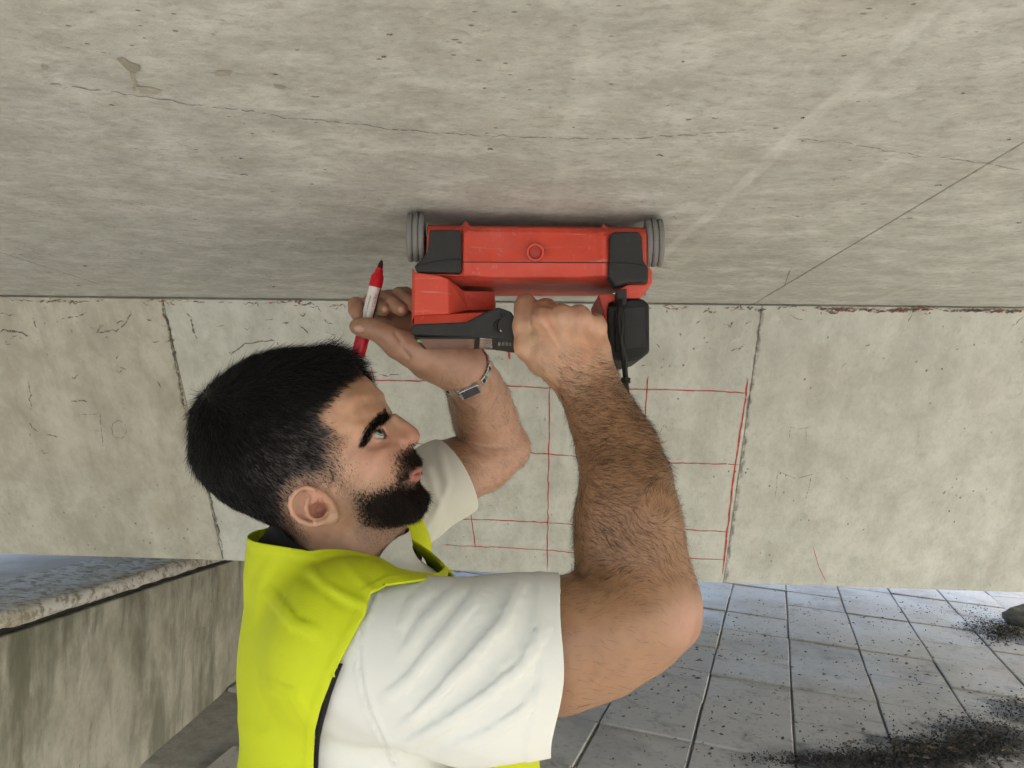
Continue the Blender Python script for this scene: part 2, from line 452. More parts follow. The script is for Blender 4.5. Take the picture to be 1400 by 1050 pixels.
# soffit cracks
for pts, w in [([(60, 112), (130, 122), (200, 132), (300, 146), (400, 160), (480, 168), (560, 178), (650, 184), (760, 188), (850, 189), (940, 183), (1030, 177)], 0.0011),
               ([(1090, 188), (1160, 196), (1230, 208), (1340, 222), (1400, 232)], 0.0009),
               ([(1082, 364), (1072, 392)], 0.0015)]:
    ribbon('hairline_crack', pts, w, M['crack'], on_slab, 0.9, 9)
M['spall'] = concrete('spalled_concrete', (0.32, 0.31, 0.26), (0.22, 0.21, 0.17), (0.42, 0.41, 0.36), (1, 1, 1), 8.0, 1.0, 0.9, 0.5).m
for poly in ([(159, 79), (168, 77), (176, 84), (192, 88), (192, 96), (183, 97), (174, 95)], [(178, 97), (187, 98), (184, 106), (187, 112), (185, 124), (181, 122), (183, 112), (179, 105)], [(186, 117), (206, 118), (222, 123), (214, 128), (192, 126)],
             [(56, 88), (66, 89), (65, 95), (58, 94)], [(296, 96), (318, 96), (314, 103), (294, 102)], [(374, 114), (392, 118), (388, 122), (376, 119)]):
    o = mesh_from('spall', [on_slab(x, y, .0007) for x, y in poly], [tuple(range(len(poly)))], M['spall']); adopt(o, bridge)
for i in range(42):
    x, y = rr.uniform(0, 1400), rr.uniform(5, 395)
    if 520 < x < 920 and y > 280: continue
    L = rr.uniform(3, 12)
    ribbon('pit', [(x, y), (x + L * 0.5, y + rr.uniform(-1, 1)), (x + L, y + rr.uniform(-1, 1))], rr.uniform(0.0012, 0.003) * (0.7 + y / 500), M['faint'] if rr.random() < 0.85 else M['crack'], on_slab, 0.5, 3)

# ------------------------------------------------------------------ ground, paving and low wall
M['ground'] = concrete('ground_earth', (0.42, 0.40, 0.36), (0.30, 0.285, 0.25), (0.50, 0.485, 0.45), (1, 1, 1), 4.0, 1.0, 0.8, 0.3).m
G0 = 0.0
def ground_z(x, y):
    if y < 2.6: return G0
    return G0 + (y - 2.6) * 0.075 - 0.065 * max(-3.0, min(4.0, x - 1.0)) * min(1.0, y - 2.6)
gv = []; gf = []
ys = [-400, -60, -12, -4, 0, 1.5, 2.6, 3.1, 3.6, 4.1, 4.6, 5.2, 5.8, 6.4, 7, 8, 9, 12, 18, 40, 400]
xs = [-400, -60, -14, -6, -3, -2, -1, 0, 1, 2, 3, 4, 5, 6, 14, 60, 400]
for y in ys:
    for x in xs: gv.append((x, y, (ground_z(x, min(y, 18))) - (0.016 if abs(x) < 7 and y < 13 else 0.06)))
for j in range(len(ys) - 1):
    for i in range(len(xs) - 1):
        a = j * len(xs) + i; gf.append((a, a + 1, a + 1 + len(xs), a + len(xs)))
ground = mesh_from('ground', gv, gf, M['ground']); tag(ground, kind='structure')

def on_ground(px, py):
    o = Vector((0, 0, CAM_H)); d = (P(px, py, 1.0) - o).normalized()
    s = 1.0
    for _ in range(60):
        p = o + d * s; h = p.z - ground_z(p.x, p.y)
        s += h * 0.9 / max(0.1, -d.z) * 0.9
        if s > 40: break
    return o + d * s
t = NT('paving_slab'); v = t.coords(); ob = t.new('ShaderNodeObjectInfo')
n1 = t.noise(v, 2.2, 5, 0.6); n2 = t.noise(v, 30, 5, 0.6); n3 = t.noise(v, 1.35, 6, 0.66, 0.6)
c = t.mix(t.ramp(n1, [(0.3, 0.0), (0.7, 1.0)]), (0.49, 0.468, 0.43), (0.61, 0.585, 0.545))
c = t.mix(t.math('MULTIPLY', ob.outputs['Random'], 0.35), c, (0.45, 0.43, 0.395))
c = t.mix(t.math('MULTIPLY', t.ramp(n2, [(0.30, 1.0), (0.44, 0.0)]), 0.55), c, (0.16, 0.15, 0.135))
c = t.mix(t.math('MULTIPLY', t.ramp(n3, [(0.50, 0.0), (0.68, 1.0)]), 0.6), c, (0.20, 0.19, 0.17))
c = t.mix(t.math('MULTIPLY', t.ramp(t.noise(v, 6.5, 6, 0.7, 0.4), [(0.56, 0.0), (0.66, 1.0)]), 0.5), c, (0.15, 0.14, 0.12))
gp_ = t.new('ShaderNodeNewGeometry'); dmin = None
for (px_c, py_c, k_) in ((1270, 1038, 1.0), (1130, 1048, 1.5), (1345, 1008, 1.0), (1374, 868, 1.0), (1395, 975, 1.3), (1200, 1046, 1.2)):
    x_, y_, z_ = on_ground(px_c, py_c)
    vm = t.new('ShaderNodeVectorMath', operation='DISTANCE'); vm.inputs[1].default_value = (x_, y_, z_); t.link(gp_.outputs['Position'], vm.inputs[0])
    q_ = t.math('MULTIPLY', vm.outputs['Value'], k_); dmin = q_ if dmin is None else t.math('MINIMUM', dmin, q_)
near_dirt = t.math('ADD', t.ramp(dmin, [(0.0, 0.50), (0.60, 0.0)]), t.math('MULTIPLY', t.noise(v, 5, 6, 0.7), 0.75))
c = t.mix(t.ramp(near_dirt, [(0.58, 0.0), (0.70, 0.9)]), c, (0.065, 0.058, 0.048))
t.col(c); t.rough(t.ramp(n1, [(0.3, 0.36), (0.7, 0.62)])); t.b.inputs['Specular IOR Level'].default_value = 0.5; t.bump(n2, 0.35, 0.004)
M['paving'] = t.m
paving = empty('paved_slope', (1.5, 5.0, ground_z(0, 5.0)))
tag(paving, kind='structure')
PW, PH = 0.50, 0.56
def slab_mesh(k):
    r = random.Random(k + 3); bm = bmesh.new()
    w, h = PW / 2 - 0.0045, PH / 2 - 0.0045
    co = [(-w + r.uniform(-.004, .004), -h + r.uniform(-.004, .004)), (w + r.uniform(-.004, .004), -h + r.uniform(-.004, .004)), (w + r.uniform(-.004, .004), h), (-w, h + r.uniform(-.004, .004))]
    bot = [bm.verts.new((x, y, -0.05)) for x, y in co]; top = [bm.verts.new((x, y, 0)) for x, y in co]
    bm.faces.new(top); bm.faces.new(bot[::-1])
    for i in range(4): bm.faces.new((bot[i], bot[(i + 1) % 4], top[(i + 1) % 4], top[i]))
    bmesh.ops.bevel(bm, geom=[e for e in bm.edges if e.verts[0].co.z > -0.01 and e.verts[1].co.z > -0.01], offset=0.006, segments=1, affect='EDGES')
    me = bpy.data.meshes.new('paving_slab'); bm.to_mesh(me); bm.free(); me.materials.append(M['paving']); return me
slabs = [slab_mesh(k) for k in range(5)]
ang = math.radians(-19)
ux, uy = Vector((math.cos(ang), math.sin(ang), 0)), Vector((-math.sin(ang), math.cos(ang), 0))
org = Vector((1.42, 4.0, 0))
slope = math.atan(0.075)
for i in range(-9, 14):
    for j in range(-3, 11):
        p = org + ux * (i + 0.5) * PW + uy * (j + 0.5) * PH
        if not (-2.6 < p.x < 7.0 and 2.6 < p.y < 9.2): continue
        a_ = math.atan2(p.x, p.y)
        if a_ > 0.62 or (p.x < -1.3 and p.y < 5.2) or p.x < -0.45 * p.y: continue
        o = bpy.data.objects.new('paving_slab', slabs[(i * 7 + j * 3) % 5]); COL.objects.link(o)
        zx = (ground_z(p.x + .1, p.y) - ground_z(p.x - .1, p.y)) / .2; zy = (ground_z(p.x, p.y + .1) - ground_z(p.x, p.y - .1)) / .2
        nz = Vector((-zx, -zy, 1)).normalized(); tx = Vector((math.cos(ang), math.sin(ang), 0)); tx = (tx - nz * tx.dot(nz)).normalized(); ty = nz.cross(tx)
        R = Matrix.Translation(Vector((p.x, p.y, ground_z(p.x, p.y) + 0.004 + 0.005 * math.sin(i * 5.1 + j * 3.7)))) @ Matrix((tx, ty, nz)).transposed().to_4x4()
        o.parent = paving; o.matrix_parent_inverse = Matrix.Translation(paving.location).inverted()
        o.matrix_basis = R

# dead leaves and soil on the paving
M['litter'] = plain('leaf_litter', (0.055, 0.047, 0.038), 0.9, var=0.5, scale=25, bump=0)
M['litter2'] = plain('dry_twigs', (0.14, 0.12, 0.10), 0.9, var=0.4, scale=25, bump=0)
def litter(name, clusters, mat, size, seed):
    r = random.Random(seed); V = []; Fc = []
    for (px, py, sx, sy, n) in clusters:
        for _ in range(n):
            q = on_ground(px + r.gauss(0, sx), py + r.gauss(0, sy))
            if q.y > 9 or q.y < 1.5: continue
            a = r.uniform(0, 6.28); L = size * r.uniform(0.4, 1.5); w = L * r.uniform(0.25, 0.7)
            z = ground_z(q.x, q.y) + 0.016 + r.random() * 0.012
            c, s_ = math.cos(a), math.sin(a); b = len(V)
            for (lx, ly, lz) in ((-L, 0, 0.0), (0, w, r.uniform(0, .012)), (L, 0, 0.004), (0, -w, r.uniform(-.004, .01))):
                V.append((q.x + lx * c - ly * s_, q.y + lx * s_ + ly * c, z + lz))
            Fc.append((b, b + 1, b + 2)); Fc.append((b, b + 2, b + 3))
    o = mesh_from(name, V, Fc, mat); return o
lit = litter('leaf_litter', [(1372, 866, 20, 9, 1500), (1340, 856, 22, 5, 300), (1280, 1034, 70, 9, 2200), (1130, 1044, 50, 5, 900), (1340, 1010, 45, 14, 1500), (1395, 975, 26, 9, 400),
                             (1310, 838, 36, 4, 90), (1220, 1046, 60, 6, 900)], M['litter'], 0.0075, 5)
tag(lit, 'dark soil and dead leaf litter heaped on the grey paving', 'leaf litter', kind='stuff')
lf3 = litter('dead_leaf', [(1300, 1025, 60, 12, 50), (1370, 868, 24, 8, 40), (1180, 900, 150, 50, 26), (900, 930, 40, 20, 8)], plain('dry_leaf', (0.20, 0.14, 0.085), 0.85, var=0.5, scale=9, bump=0), 0.022, 9)
tag(lf3, 'dry brown leaves strewn over the grey paving', 'leaves', kind='stuff')
lit2 = litter('twig_debris', [(1100, 900, 200, 60, 260), (870, 920, 40, 30, 60), (980, 880, 60, 25, 70), (1250, 940, 120, 40, 160), (1180, 850, 120, 15, 130), (1000, 1000, 120, 30, 90), (1300, 1020, 60, 20, 200), (690, 795, 40, 5, 14)], M['litter2'], 0.011, 6)
tag(lit2, 'scattered small twigs and leaf crumbs on the grey paving', 'debris', kind='stuff')
# stone at the right edge
def rock(name, loc, r, mat, seed):
    rd = random.Random(seed); bm = bmesh.new(); bmesh.ops.create_icosphere(bm, subdivisions=3, radius=r)
    ph = [rd.uniform(0, 6) for _ in range(6)]
    for v_ in bm.verts:
        n_ = v_.co.normalized()
        v_.co *= 1 + 0.16 * math.sin(n_.x * 4 + ph[0]) + 0.12 * math.sin(n_.y * 5 + ph[1]) + 0.08 * math.sin(n_.z * 9 + ph[2])
        v_.co.z *= 0.7
    me = bpy.data.meshes.new(name); bm.to_mesh(me); bm.free(); o = link(name, me, mat); o.location = loc
    return o
q = on_ground(1404, 856)
st = rock('stone', (q.x, q.y, ground_z(q.x, q.y) + 0.07), 0.15, plain('weathered_stone', (0.17, 0.165, 0.14), 0.9, var=0.35, scale=14, bump=0.5, bd=0.01), 2)
tag(st, 'weathered stone beside the leaf heap at the paving edge', 'stone')

# low abutment wall at the left, with its lime-crusted ledge
aw = empty('abutment_wall', (-1.7, 3.4, 0))
tag(aw, 'low stained concrete abutment wall with mossy streaks at left', 'wall')
t = concrete('abutment_concrete', (0.50, 0.50, 0.42), (0.30, 0.295, 0.235), (0.62, 0.62, 0.55), (1.0, 1.2, 0.8), 5.0, 0.8, 0.8, 0.7, (0.32, 0.28, 0.17), 0.0, 0.35)
v = t.coords((1, 2.2, 0.5)); base_link = t.b.inputs['Base Color'].links[0].from_socket
c = t.mix(t.math('MULTIPLY', t.ramp(t.noise(v, 2.4, 6, 0.65, 0.4), [(0.47, 0.0), (0.62, 1.0)]), 0.72), base_link, (0.15, 0.15, 0.11))
sepx = t.new('ShaderNodeSeparateXYZ'); gpos = t.new('ShaderNodeNewGeometry'); t.link(gpos.outputs['Position'], sepx.inputs[0])
moss = t.math('MULTIPLY', t.ramp(sepx.outputs['Y'], [(2.72, 1.0), (2.95, 0.0)]) if False else t.ramp(t.math('SUBTRACT', sepx.outputs['Y'], 2.3), [(0.40, 1.0), (0.80, 0.0)]), t.ramp(t.noise(v, 7, 6, 0.7), [(0.36, 0.0), (0.55, 1.0)]))
c = t.mix(t.math('MULTIPLY', moss, 0.42), c, (0.10, 0.12, 0.065))
t.col(c); M['abut'] = t.m
ztop = P(0, 872, 2.58).z
A0, A1 = P(-420, 872, 2.58), P(335, 766, 4.42)
A0.z = ztop; A1.z = ztop
A0 = A0 + (A0 - A1).normalized() * 0.5
# wall foot slopes with ground
wd = (A1 - A0).normalized(); wside = Vector((-wd.y, wd.x, 0))
if wside.x > 0: wside = -wside
A1 = A1 + wd * 2.5
A0 = Vector((P(0, 872, 2.58).x, P(0, 872, 2.58).y, ztop)); A1b = Vector((P(300, 773, 4.25).x, P(300, 773, 4.25).y, ztop))
wd = (A1b - A0).normalized(); wside = Vector((-wd.y, wd.x, 0))
if wside.x > 0: wside = -wside
A0 = A0 - wd * 1.2; A1 = A1b + wd * 3.0
def wallblock(name, a, b, z0, z1, thick, off, mat, bw=0.01):
    a = a + wside * off; b = b + wside * off
    V = [Vector((a.x, a.y, z0)), Vector((b.x, b.y, z0)), Vector((b.x, b.y, z1)), Vector((a.x, a.y, z1))]
    V += [p + wside * thick for p in V]
    o = mesh_from(name, V, [(0, 1, 2, 3), (7, 6, 5, 4), (0, 4, 5, 1), (1, 5, 6, 2), (2, 6, 7, 3), (3, 7, 4, 0)], mat)
    bm = bmesh.new(); bm.from_mesh(o.data); bmesh.ops.recalc_face_normals(bm, faces=bm.faces); bm.to_mesh(o.data); bm.free()
    if bw: bevel(o, bw, 2)
    adopt(o, aw); return o
M['gap'] = plain('dark_gap', (0.035, 0.033, 0.028), 0.9, var=0.4, scale=20, bump=0)  # near-black fill stands in for the shade inside the joint gap
t = NT('lime_crust'); v = t.coords(); n = t.noise(v, 26, 6, 0.7); n2 = t.noise(v, 8, 5, 0.6)
c = t.mix(t.ramp(n, [(0.40, 0.0), (0.52, 1.0)]), (0.34, 0.31, 0.24), (0.74, 0.74, 0.70))
c = t.mix(t.math('MULTIPLY', t.ramp(n2, [(0.5, 0.0), (0.62, 1.0)]), 0.5), c, (0.42, 0.36, 0.22)); t.col(c); t.rough(0.9); t.bump(n, 0.6, 0.01)
M['crust'] = t.m
wallblock('wall_face', A0, A1, -0.2, ztop, 0.30, 0.0, M['abut'])
wallblock('joint_gap', A0, A1, ztop - 0.05, ztop + 0.022, 0.3, 0.03, M['gap'], 0)
# crusted ledge: rough strip
r = random.Random(11); n = 120; V = []; Fc = []
prof = [(0.012, 0.020), (-0.004, 0.030), (0.000, 0.055), (0.012, 0.075), (0.07, 0.082), (0.34, 0.115)]
L = (A1 - A0).length
for i in range(n + 1):
    b = A0 + wd * (L * i / n)
    for (o_, z_) in prof:
        V.append(b + wside * (o_ + r.gauss(0, 0.004)) + Vector((0, 0, ztop - b.z + z_ + r.gauss(0, 0.003))))
k = len(prof)
for i in range(n):
    for j in range(k - 1):
        Fc.append((i * k + j, i * k + j + 1, (i + 1) * k + j + 1, (i + 1) * k + j))
o = mesh_from('crusted_ledge', V, Fc, M['crust'], None, True); adopt(o, aw)
# upper terrace behind the wall
b0, b1 = A0 + wside * 0.33, A1 + wside * 0.33
M['terrace'] = concrete('terrace_concrete', (0.54, 0.475, 0.385), (0.36, 0.315, 0.25), (0.62, 0.55, 0.46), (1, 1, 1), 6.0, 0.6, 0.6, 0.6, (0.3, 0.28, 0.24), 0.0, 0.35).m
zt = ztop + 0.11
tv = [Vector((b0.x, b0.y, zt)), Vector((b1.x, b1.y, zt)), Vector((b1.x, b1.y, zt)) + wside * 9 + Vector((0, 0, 0.25)), Vector((b0.x, b0.y, zt)) + wside * 9 + Vector((0, 0, 0.25))]
tb = [p + Vector((0, 0, -0.5)) for p in tv]
ter = mesh_from('terrace', tv + tb, [(3, 2, 1, 0), (4, 5, 6, 7), (0, 1, 5, 4), (1, 2, 6, 5), (2, 3, 7, 6), (3, 0, 4, 7)], M['terrace']); tag(ter, kind='structure')

# ------------------------------------------------------------------ rebar scanner held against the slab
def hard_plastic(name, col, rough=0.42, dust=0.25):
    t = NT(name); v = t.coords(); n = t.noise(v, 30, 5, 0.6); n2 = t.noise(v, 9, 5, 0.65, 0.4)
    c = t.mix(t.ramp(n, [(0.3, 0.0), (0.7, 1.0)]), [x * 0.92 for x in col], [min(1, x * 1.06) for x in col])
    c = t.mix(t.math('MULTIPLY', t.ramp(n2, [(0.52, 0.0), (0.75, 1.0)]), dust), c, [x * 0.55 + 0.16 for x in col])
    sm = t.new('ShaderNodeMapping'); sm.inputs['Scale'].default_value = (14, 50, 260); sm.inputs['Rotation'].default_value = (.3, .5, .2); t.link(v, sm.inputs[0])
    c = t.mix(t.math('MULTIPLY', t.ramp(t.noise(sm.outputs[0], 1.0, 3, .6), [(0.62, 0.0), (0.70, 1.0)]), min(1, dust * 1.6)), c, [x * 0.6 + 0.15 for x in col])
    c = t.mix(t.math('MULTIPLY', t.ramp(t.noise(v, 140, 4, .7), [(0.60, 0.0), (0.70, 1.0)]), min(1, dust * 1.4)), c, [x * 0.6 + 0.13 for x in col])
    t.col(c); t.rough(t.ramp(n2, [(0.3, rough - 0.06), (0.7, rough + 0.16)]))
    t.b.inputs['Specular IOR Level'].default_value = 0.35
    t.bump(t.noise(v, 900, 2), 0.12, 0.0003)
    return t.m
M['red'] = hard_plastic('red_plastic', (0.47, 0.052, 0.028), 0.46, 0.32)
M['dark'] = hard_plastic('charcoal_rubber', (0.014, 0.0148, 0.0148), 0.6, 0.05)
M['black'] = hard_plastic('black_plastic', (0.004, 0.004, 0.0042), 0.55, 0.02)
M['tyre'] = hard_plastic('grey_tyre_rubber', (0.15, 0.152, 0.142), 0.7, 0.3)
M['screen'] = plain('screen_glass', (0.045, 0.04, 0.042), 0.05, var=0.05, bump=0, spec=0.8)
M['steel'] = plain('brushed_steel', (0.62, 0.61, 0.59), 0.28, 1.0, var=0.12, scale=90, bump=0.1)
M['green'] = plain('green_light', (0.25, 0.6, 0.12), 0.4, bump=0)

DF = 0.82
scan = empty('rebar_scanner', P(735, 400, 0.88))
tag(scan, 'red and black handheld rebar scanner on grey wheels pressed against the slab', 'scanner')
# main housing: faceted front lofted over columns, extruded back
cols = [584, 630, 634, 638, 650, 672, 795, 816, 824, 828, 834, 884]
#  per column: rows of (py, depth) from top front down round to the back
def hrow(x):
    mid = 1.0 if 655 < x < 810 else 0.0
    ridge = 1.0 if x in (634, 638, 824, 828) else 0.0
    inner = 1.0 if 634 <= x <= 828 else 0.0
    sk = (x - 735) * 0.012                       # slight tilt to the right in the picture
    r = [(309 + sk, 0.850), (311.5 + sk - ridge * 1.5, 0.832),
         (318 + sk - ridge * 3, 0.8255 - ridge * 0.004 + mid * 0.0035),
         (358.5 + sk * 0.4, 0.8225 - ridge * 0.004 + mid * 0.002),
         (377 + sk * 0.2 + mid * 2, 0.826 - ridge * 0.003 + mid * 0.002),
         (383 + sk * 0.2 + mid * 1.5, 0.838),
         (391, 0.862), (398, 0.90), (404, 0.945)]
    return r
V = []; Fc = []
nr = len(hrow(600))
BACK = 0.955
for x in cols:
    for (y, d) in hrow(x): V.append(P(x, y, d * DF / 0.82))
    a = V[-1].copy(); a.y = BACK; a.z += 0.004; V.append(a)
    b = V[len(V) - nr - 1].copy(); b.y = BACK; V.append(b)
k = nr + 2
for i in range(len(cols) - 1):
    for j in range(k):
        l = (j + 1) % k
        Fc.append((i * k + j, i * k + l, (i + 1) * k + l, (i + 1) * k + j))
Fc.append(tuple(range(k))); Fc.append(tuple((len(cols) - 1) * k + j for j in range(k))[::-1])
o = mesh_from('main_housing', V, Fc, M['red'])
bm = bmesh.new(); bm.from_mesh(o.data); bmesh.ops.recalc_face_normals(bm, faces=bm.faces); bm.to_mesh(o.data); bm.free()
bevel(o, 0.0012, 2, 20); adopt(o, scan); housing = o
# parting line
V, Fc = tube_mesh([P(x, 358.8 + (x - 735) * 0.004, hrow(x)[3][1] - 0.0002) for x in cols[1:-1]], 0.00045, 6)
o = mesh_from('parting_line', V, Fc, M['black']); adopt(o, scan)
# pointed ridge tips
for x, y in ((637, 301), (826, 305.5)):
    a = P(x, y, 0.834); L = P(x - 9, y + 12, 0.829); R = P(x + 9, y + 12, 0.829); Fp = P(x + 0.5, y + 17, 0.8175); B = P(x, y + 12, 0.868); A2 = a + Vector((0, 0.022, -0.004))
    o = mesh_from('ridge_tip', [a, L, Fp, R, B, A2], [(0, 1, 2), (0, 2, 3), (0, 3, 4, 5), (0, 5, 4, 1), (1, 4, 3, 2)], M['red'])
    bm = bmesh.new(); bm.from_mesh(o.data); bmesh.ops.recalc_face_normals(bm, faces=bm.faces); bm.to_mesh(o.data); bm.free()
    bevel(o, 0.001, 2, 20); adopt(o, scan)
# laser ring
rc = P(732, 345, 0.8215); ax = (P(732, 345, 0.7) - P(732, 345, 0.9)).normalized()
lathe('port_ring', rc, ax, [(-0.004, 0.0098), (0.0022, 0.0098), (0.0034, 0.0090), (0.0034, 0.0076), (0.0022, 0.0068), (-0.004, 0.0068)], 40, M['red'], scan, True)
lathe('port_plug', rc, ax, [(-0.006, 0.0070), (-0.0006, 0.0070), (-0.0003, 0.0062)], 32, hard_plastic('dark_red_plastic', (0.30, 0.03, 0.02), 0.5, 0.1), scan)
# rubber corner blocks
prism('corner_block', [(587, 314), (628, 313.5), (631, 317), (631, 369), (628, 373), (569, 371), (566.5, 364), (578, 352), (584, 344), (586, 326)], 0.8165, 0.03, M['dark'], scan, 0.003, 3)
prism('corner_block', [(834, 321), (839, 316), (873, 316), (878, 323), (880, 356), (887, 366), (886, 386), (857, 386), (842, 391), (838, 387), (832, 377)], 0.8165, 0.02, M['dark'], scan, 0.003, 3)
V, Fc = tube_mesh([P(567, 364, 0.8157), P(590, 358.5, 0.8157), P(608, 355, 0.8157), P(631, 354.5, 0.8157)], 0.0004, 6)
o = mesh_from('block_seam', V, Fc, M['black']); adopt(o, scan)
V, Fc = tube_mesh([P(833, 359.5, 0.8157), P(858, 359.5, 0.8157), P(880, 363, 0.8157)], 0.0004, 6)
o = mesh_from('block_seam', V, Fc, M['black']); adopt(o, scan)
# right red flange
prism('flange', [(884, 366), (889, 366), (892, 370), (892, 388), (888, 391.5), (880, 397), (877, 403), (876, 408), (848, 408), (846, 396), (857, 389), (884, 388)], 0.826, 0.11, M['red'], scan, 0.0015)
# left pedestal down to the display unit
V = []; Fc = []
ped = [  # (front outline), outer face, bevelled inner cheek, recessed back wall
 P(563.5, 366, 0.829), P(567, 372, 0.8185), P(600, 376, 0.8185), P(613, 381, 0.8185), P(633, 397, 0.846), P(676, 398, 0.875),
 P(677, 424, 0.875), P(640, 424, 0.846), P(613, 429, 0.8185), P(566.5, 431, 0.8185), P(562.5, 440, 0.829)]
back = [Vector((p.x, 0.94, p.z)) for p in ped]
n = len(ped); V = ped + back
Fc = [(0, 1, 9, 10), (1, 2, 3, 8, 9), (3, 4, 7, 8), (4, 5, 6, 7), tuple(range(2 * n - 1, n - 1, -1))] + [(i, i + n, (i + 1) % n + n, (i + 1) % n) for i in range(n)]
o = mesh_from('display_pedestal', V, Fc, M['red'])
bm = bmesh.new(); bm.from_mesh(o.data); bmesh.ops.recalc_face_normals(bm, faces=bm.faces); bm.to_mesh(o.data); bm.free()
bevel(o, 0.0015, 2, 25); adopt(o, scan)
# orange-red sloping collar
V = [P(566, 431.5, 0.8215), P(664, 426.5, 0.8215), P(640, 441, 0.8145), P(566.5, 445, 0.8145)]
V += [Vector((p.x, 0.93, p.z)) for p in V]
o = mesh_from('display_collar', V, [(0, 1, 2, 3), (7, 6, 5, 4), (0, 4, 5, 1), (1, 5, 6, 2), (2, 6, 7, 3), (3, 7, 4, 0)], M['red'])
bm = bmesh.new(); bm.from_mesh(o.data); bmesh.ops.recalc_face_normals(bm, faces=bm.faces); bm.to_mesh(o.data); bm.free()
bevel(o, 0.0012, 2, 25); adopt(o, scan)
# charcoal display unit
du = [(559.5, 450), (566, 443), (637, 440), (663, 426.5), (681, 419.5), (699, 426), (705, 437), (704, 467), (675, 462.5), (651, 461), (564, 457.5)]
disp = prism('display_unit', du, 0.812, 0.094, M['dark'], scan, 0.002, 3)
# screen facing down, frame, button pad
def plate(name, quad, h, mat, bw=0.0006):
    V = [Vector(q) for q in quad]; nn = (V[1] - V[0]).cross(V[2] - V[0]).normalized()
    if nn.z > 0: nn = -nn
    V = V + [p + nn * h for p in V]
    o = mesh_from(name, V, [(0, 1, 2, 3), (7, 6, 5, 4), (0, 4, 5, 1), (1, 5, 6, 2), (2, 6, 7, 3), (3, 7, 4, 0)], mat)
    bm = bmesh.new(); bm.from_mesh(o.data); bmesh.ops.recalc_face_normals(bm, faces=bm.faces); bm.to_mesh(o.data); bm.free()
    if bw: bevel(o, bw, 2)
    adopt(o, scan); return o
def under(px, py, d, dz=0.0):
    p = P(px, py, d); return p
zb = P(600, 459, 0.813).z
def ub(px, yd, dz=0.0):
    """point on the underside at photo column px (measured at depth yd)"""
    p = P(px, 459, yd); return Vector((p.x, p.y, zb - 0.0005 - dz))
plate('screen_frame', [ub(566, 0.815), ub(655, 0.815), ub(653, 0.902), ub(580, 0.902)], 0.0018, M['black'])
plate('screen', [ub(571, 0.819, .0016), ub(649, 0.819, .0016), ub(648, 0.896, .0016), ub(584, 0.896, .0016)], 0.0008, M['screen'])
plate('button_panel', [ub(656, 0.816), ub(673, 0.816), ub(674, 0.895), ub(655, 0.895)], 0.0022, plain('silver_button_panel', (0.33, 0.31, 0.31), 0.25, var=0.3, scale=200, bump=0, metal=0.4))
plate('key_pad', [ub(677, 0.818), ub(702, 0.818), ub(701, 0.898), ub(678, 0.898)], 0.004, M['dark'])
for i in range(4):
    plate('key', [ub(681 + i * 5, 0.826, .004), ub(684.5 + i * 5, 0.826, .004), ub(684.5 + i * 5, 0.85, .004), ub(681 + i * 5, 0.85, .004)], 0.0012, M['tyre'])
plate('status_light', [ub(570, 0.83, .0016), ub(574, 0.83, .0016), ub(577, 0.84, .0016), ub(573, 0.84, .0016)], 0.0012, M['green'], 0)
# crescent thumb recess on the display unit
V, Fc = tube_mesh([P(687 + 9.5 * math.cos(a), 446 + 9.5 * math.sin(a) * 1.05, 0.8118) for a in [math.radians(q) for q in range(105, 262, 8)]], [0.0004 + 0.0019 * math.sin(math.pi * i / 19) for i in range(20)], 8)
o = mesh_from('thumb_recess', V, Fc, M['black']); adopt(o, scan)
V, Fc = tube_mesh([P(683, 428, 0.8118), P(686, 434, 0.8118), P(690, 429, 0.8118), P(692, 432, 0.8118)], 0.0008, 6)
o = mesh_from('lock_symbol', V, Fc, M['black']); adopt(o, scan)
V, Fc = tube_mesh([P(684.5, 451, 0.8115), P(685, 453.5, 0.8115)], 0.0006, 6)
o = mesh_from('recess_mark', V, Fc, M['steel']); adopt(o, scan)
# handle bar under the housing, hidden mostly by the fist
V, Fc = tube_mesh([P(698, 458, 0.866), P(735, 460, 0.866), P(790, 461, 0.872), P(834, 457, 0.866)], [0.015, 0.0145, 0.0145, 0.016], 20)
o = mesh_from('handle', V, Fc, M['black'], None, True); adopt(o, scan)
# right leg and battery
prism('battery_bracket', [(818, 402), (846, 402), (842, 411), (832, 414), (833, 486), (828, 480), (826, 430)], 0.831, 0.085, M['red'], scan, 0.0015)
bat = prism('battery', [(831, 418), (853, 416), (857, 409), (879, 408), (888, 416), (888.5, 481), (879, 489), (861, 494), (836, 491), (831, 482)], 0.823, 0.085, M['black'], scan, 0.003, 3)
prism('battery_rib', [(840, 422), (848, 424), (849, 480), (841, 482)], 0.8215, 0.01, M['black'], scan, 0.0015, 2)
prism('battery_rib', [(852, 420), (882, 418), (883, 474), (853, 478)], 0.822, 0.01, M['dark'], scan, 0.0012, 2)
prism('strap_anchor', [(843, 400), (847, 396), (857, 394), (857, 415), (850, 418), (843, 415)], 0.8165, 0.02, M['dark'], scan, 0.0012)
prism('anchor_stud', [(838.5, 400), (841, 400), (841, 402.5), (838.5, 402.5)], 0.829, 0.006, M['steel'], scan, 0.0004)
cord = [(848, 410, .815), (847, 424, .812), (846, 440, .811), (848, 460, .811), (852, 478, .811), (855, 492, .813), (855, 506, .817), (856, 520, .82), (857, 533, .822), (859, 548, .824), (861, 562, .826), (862, 580, .83)]
V, Fc = tube_mesh([P(*c) for c in cord], 0.0026, 8); o = mesh_from('wrist_cord', V, Fc, M['black'], None, True); adopt(o, scan)
cord2 = [(846, 410, .814), (850, 428, .811), (851, 446, .810), (849, 466, .810), (851, 484, .811), (853, 505, .817), (855, 520, .82), (854, 533, .822), (856, 548, .824), (858, 562, .826), (860, 580, .83)]
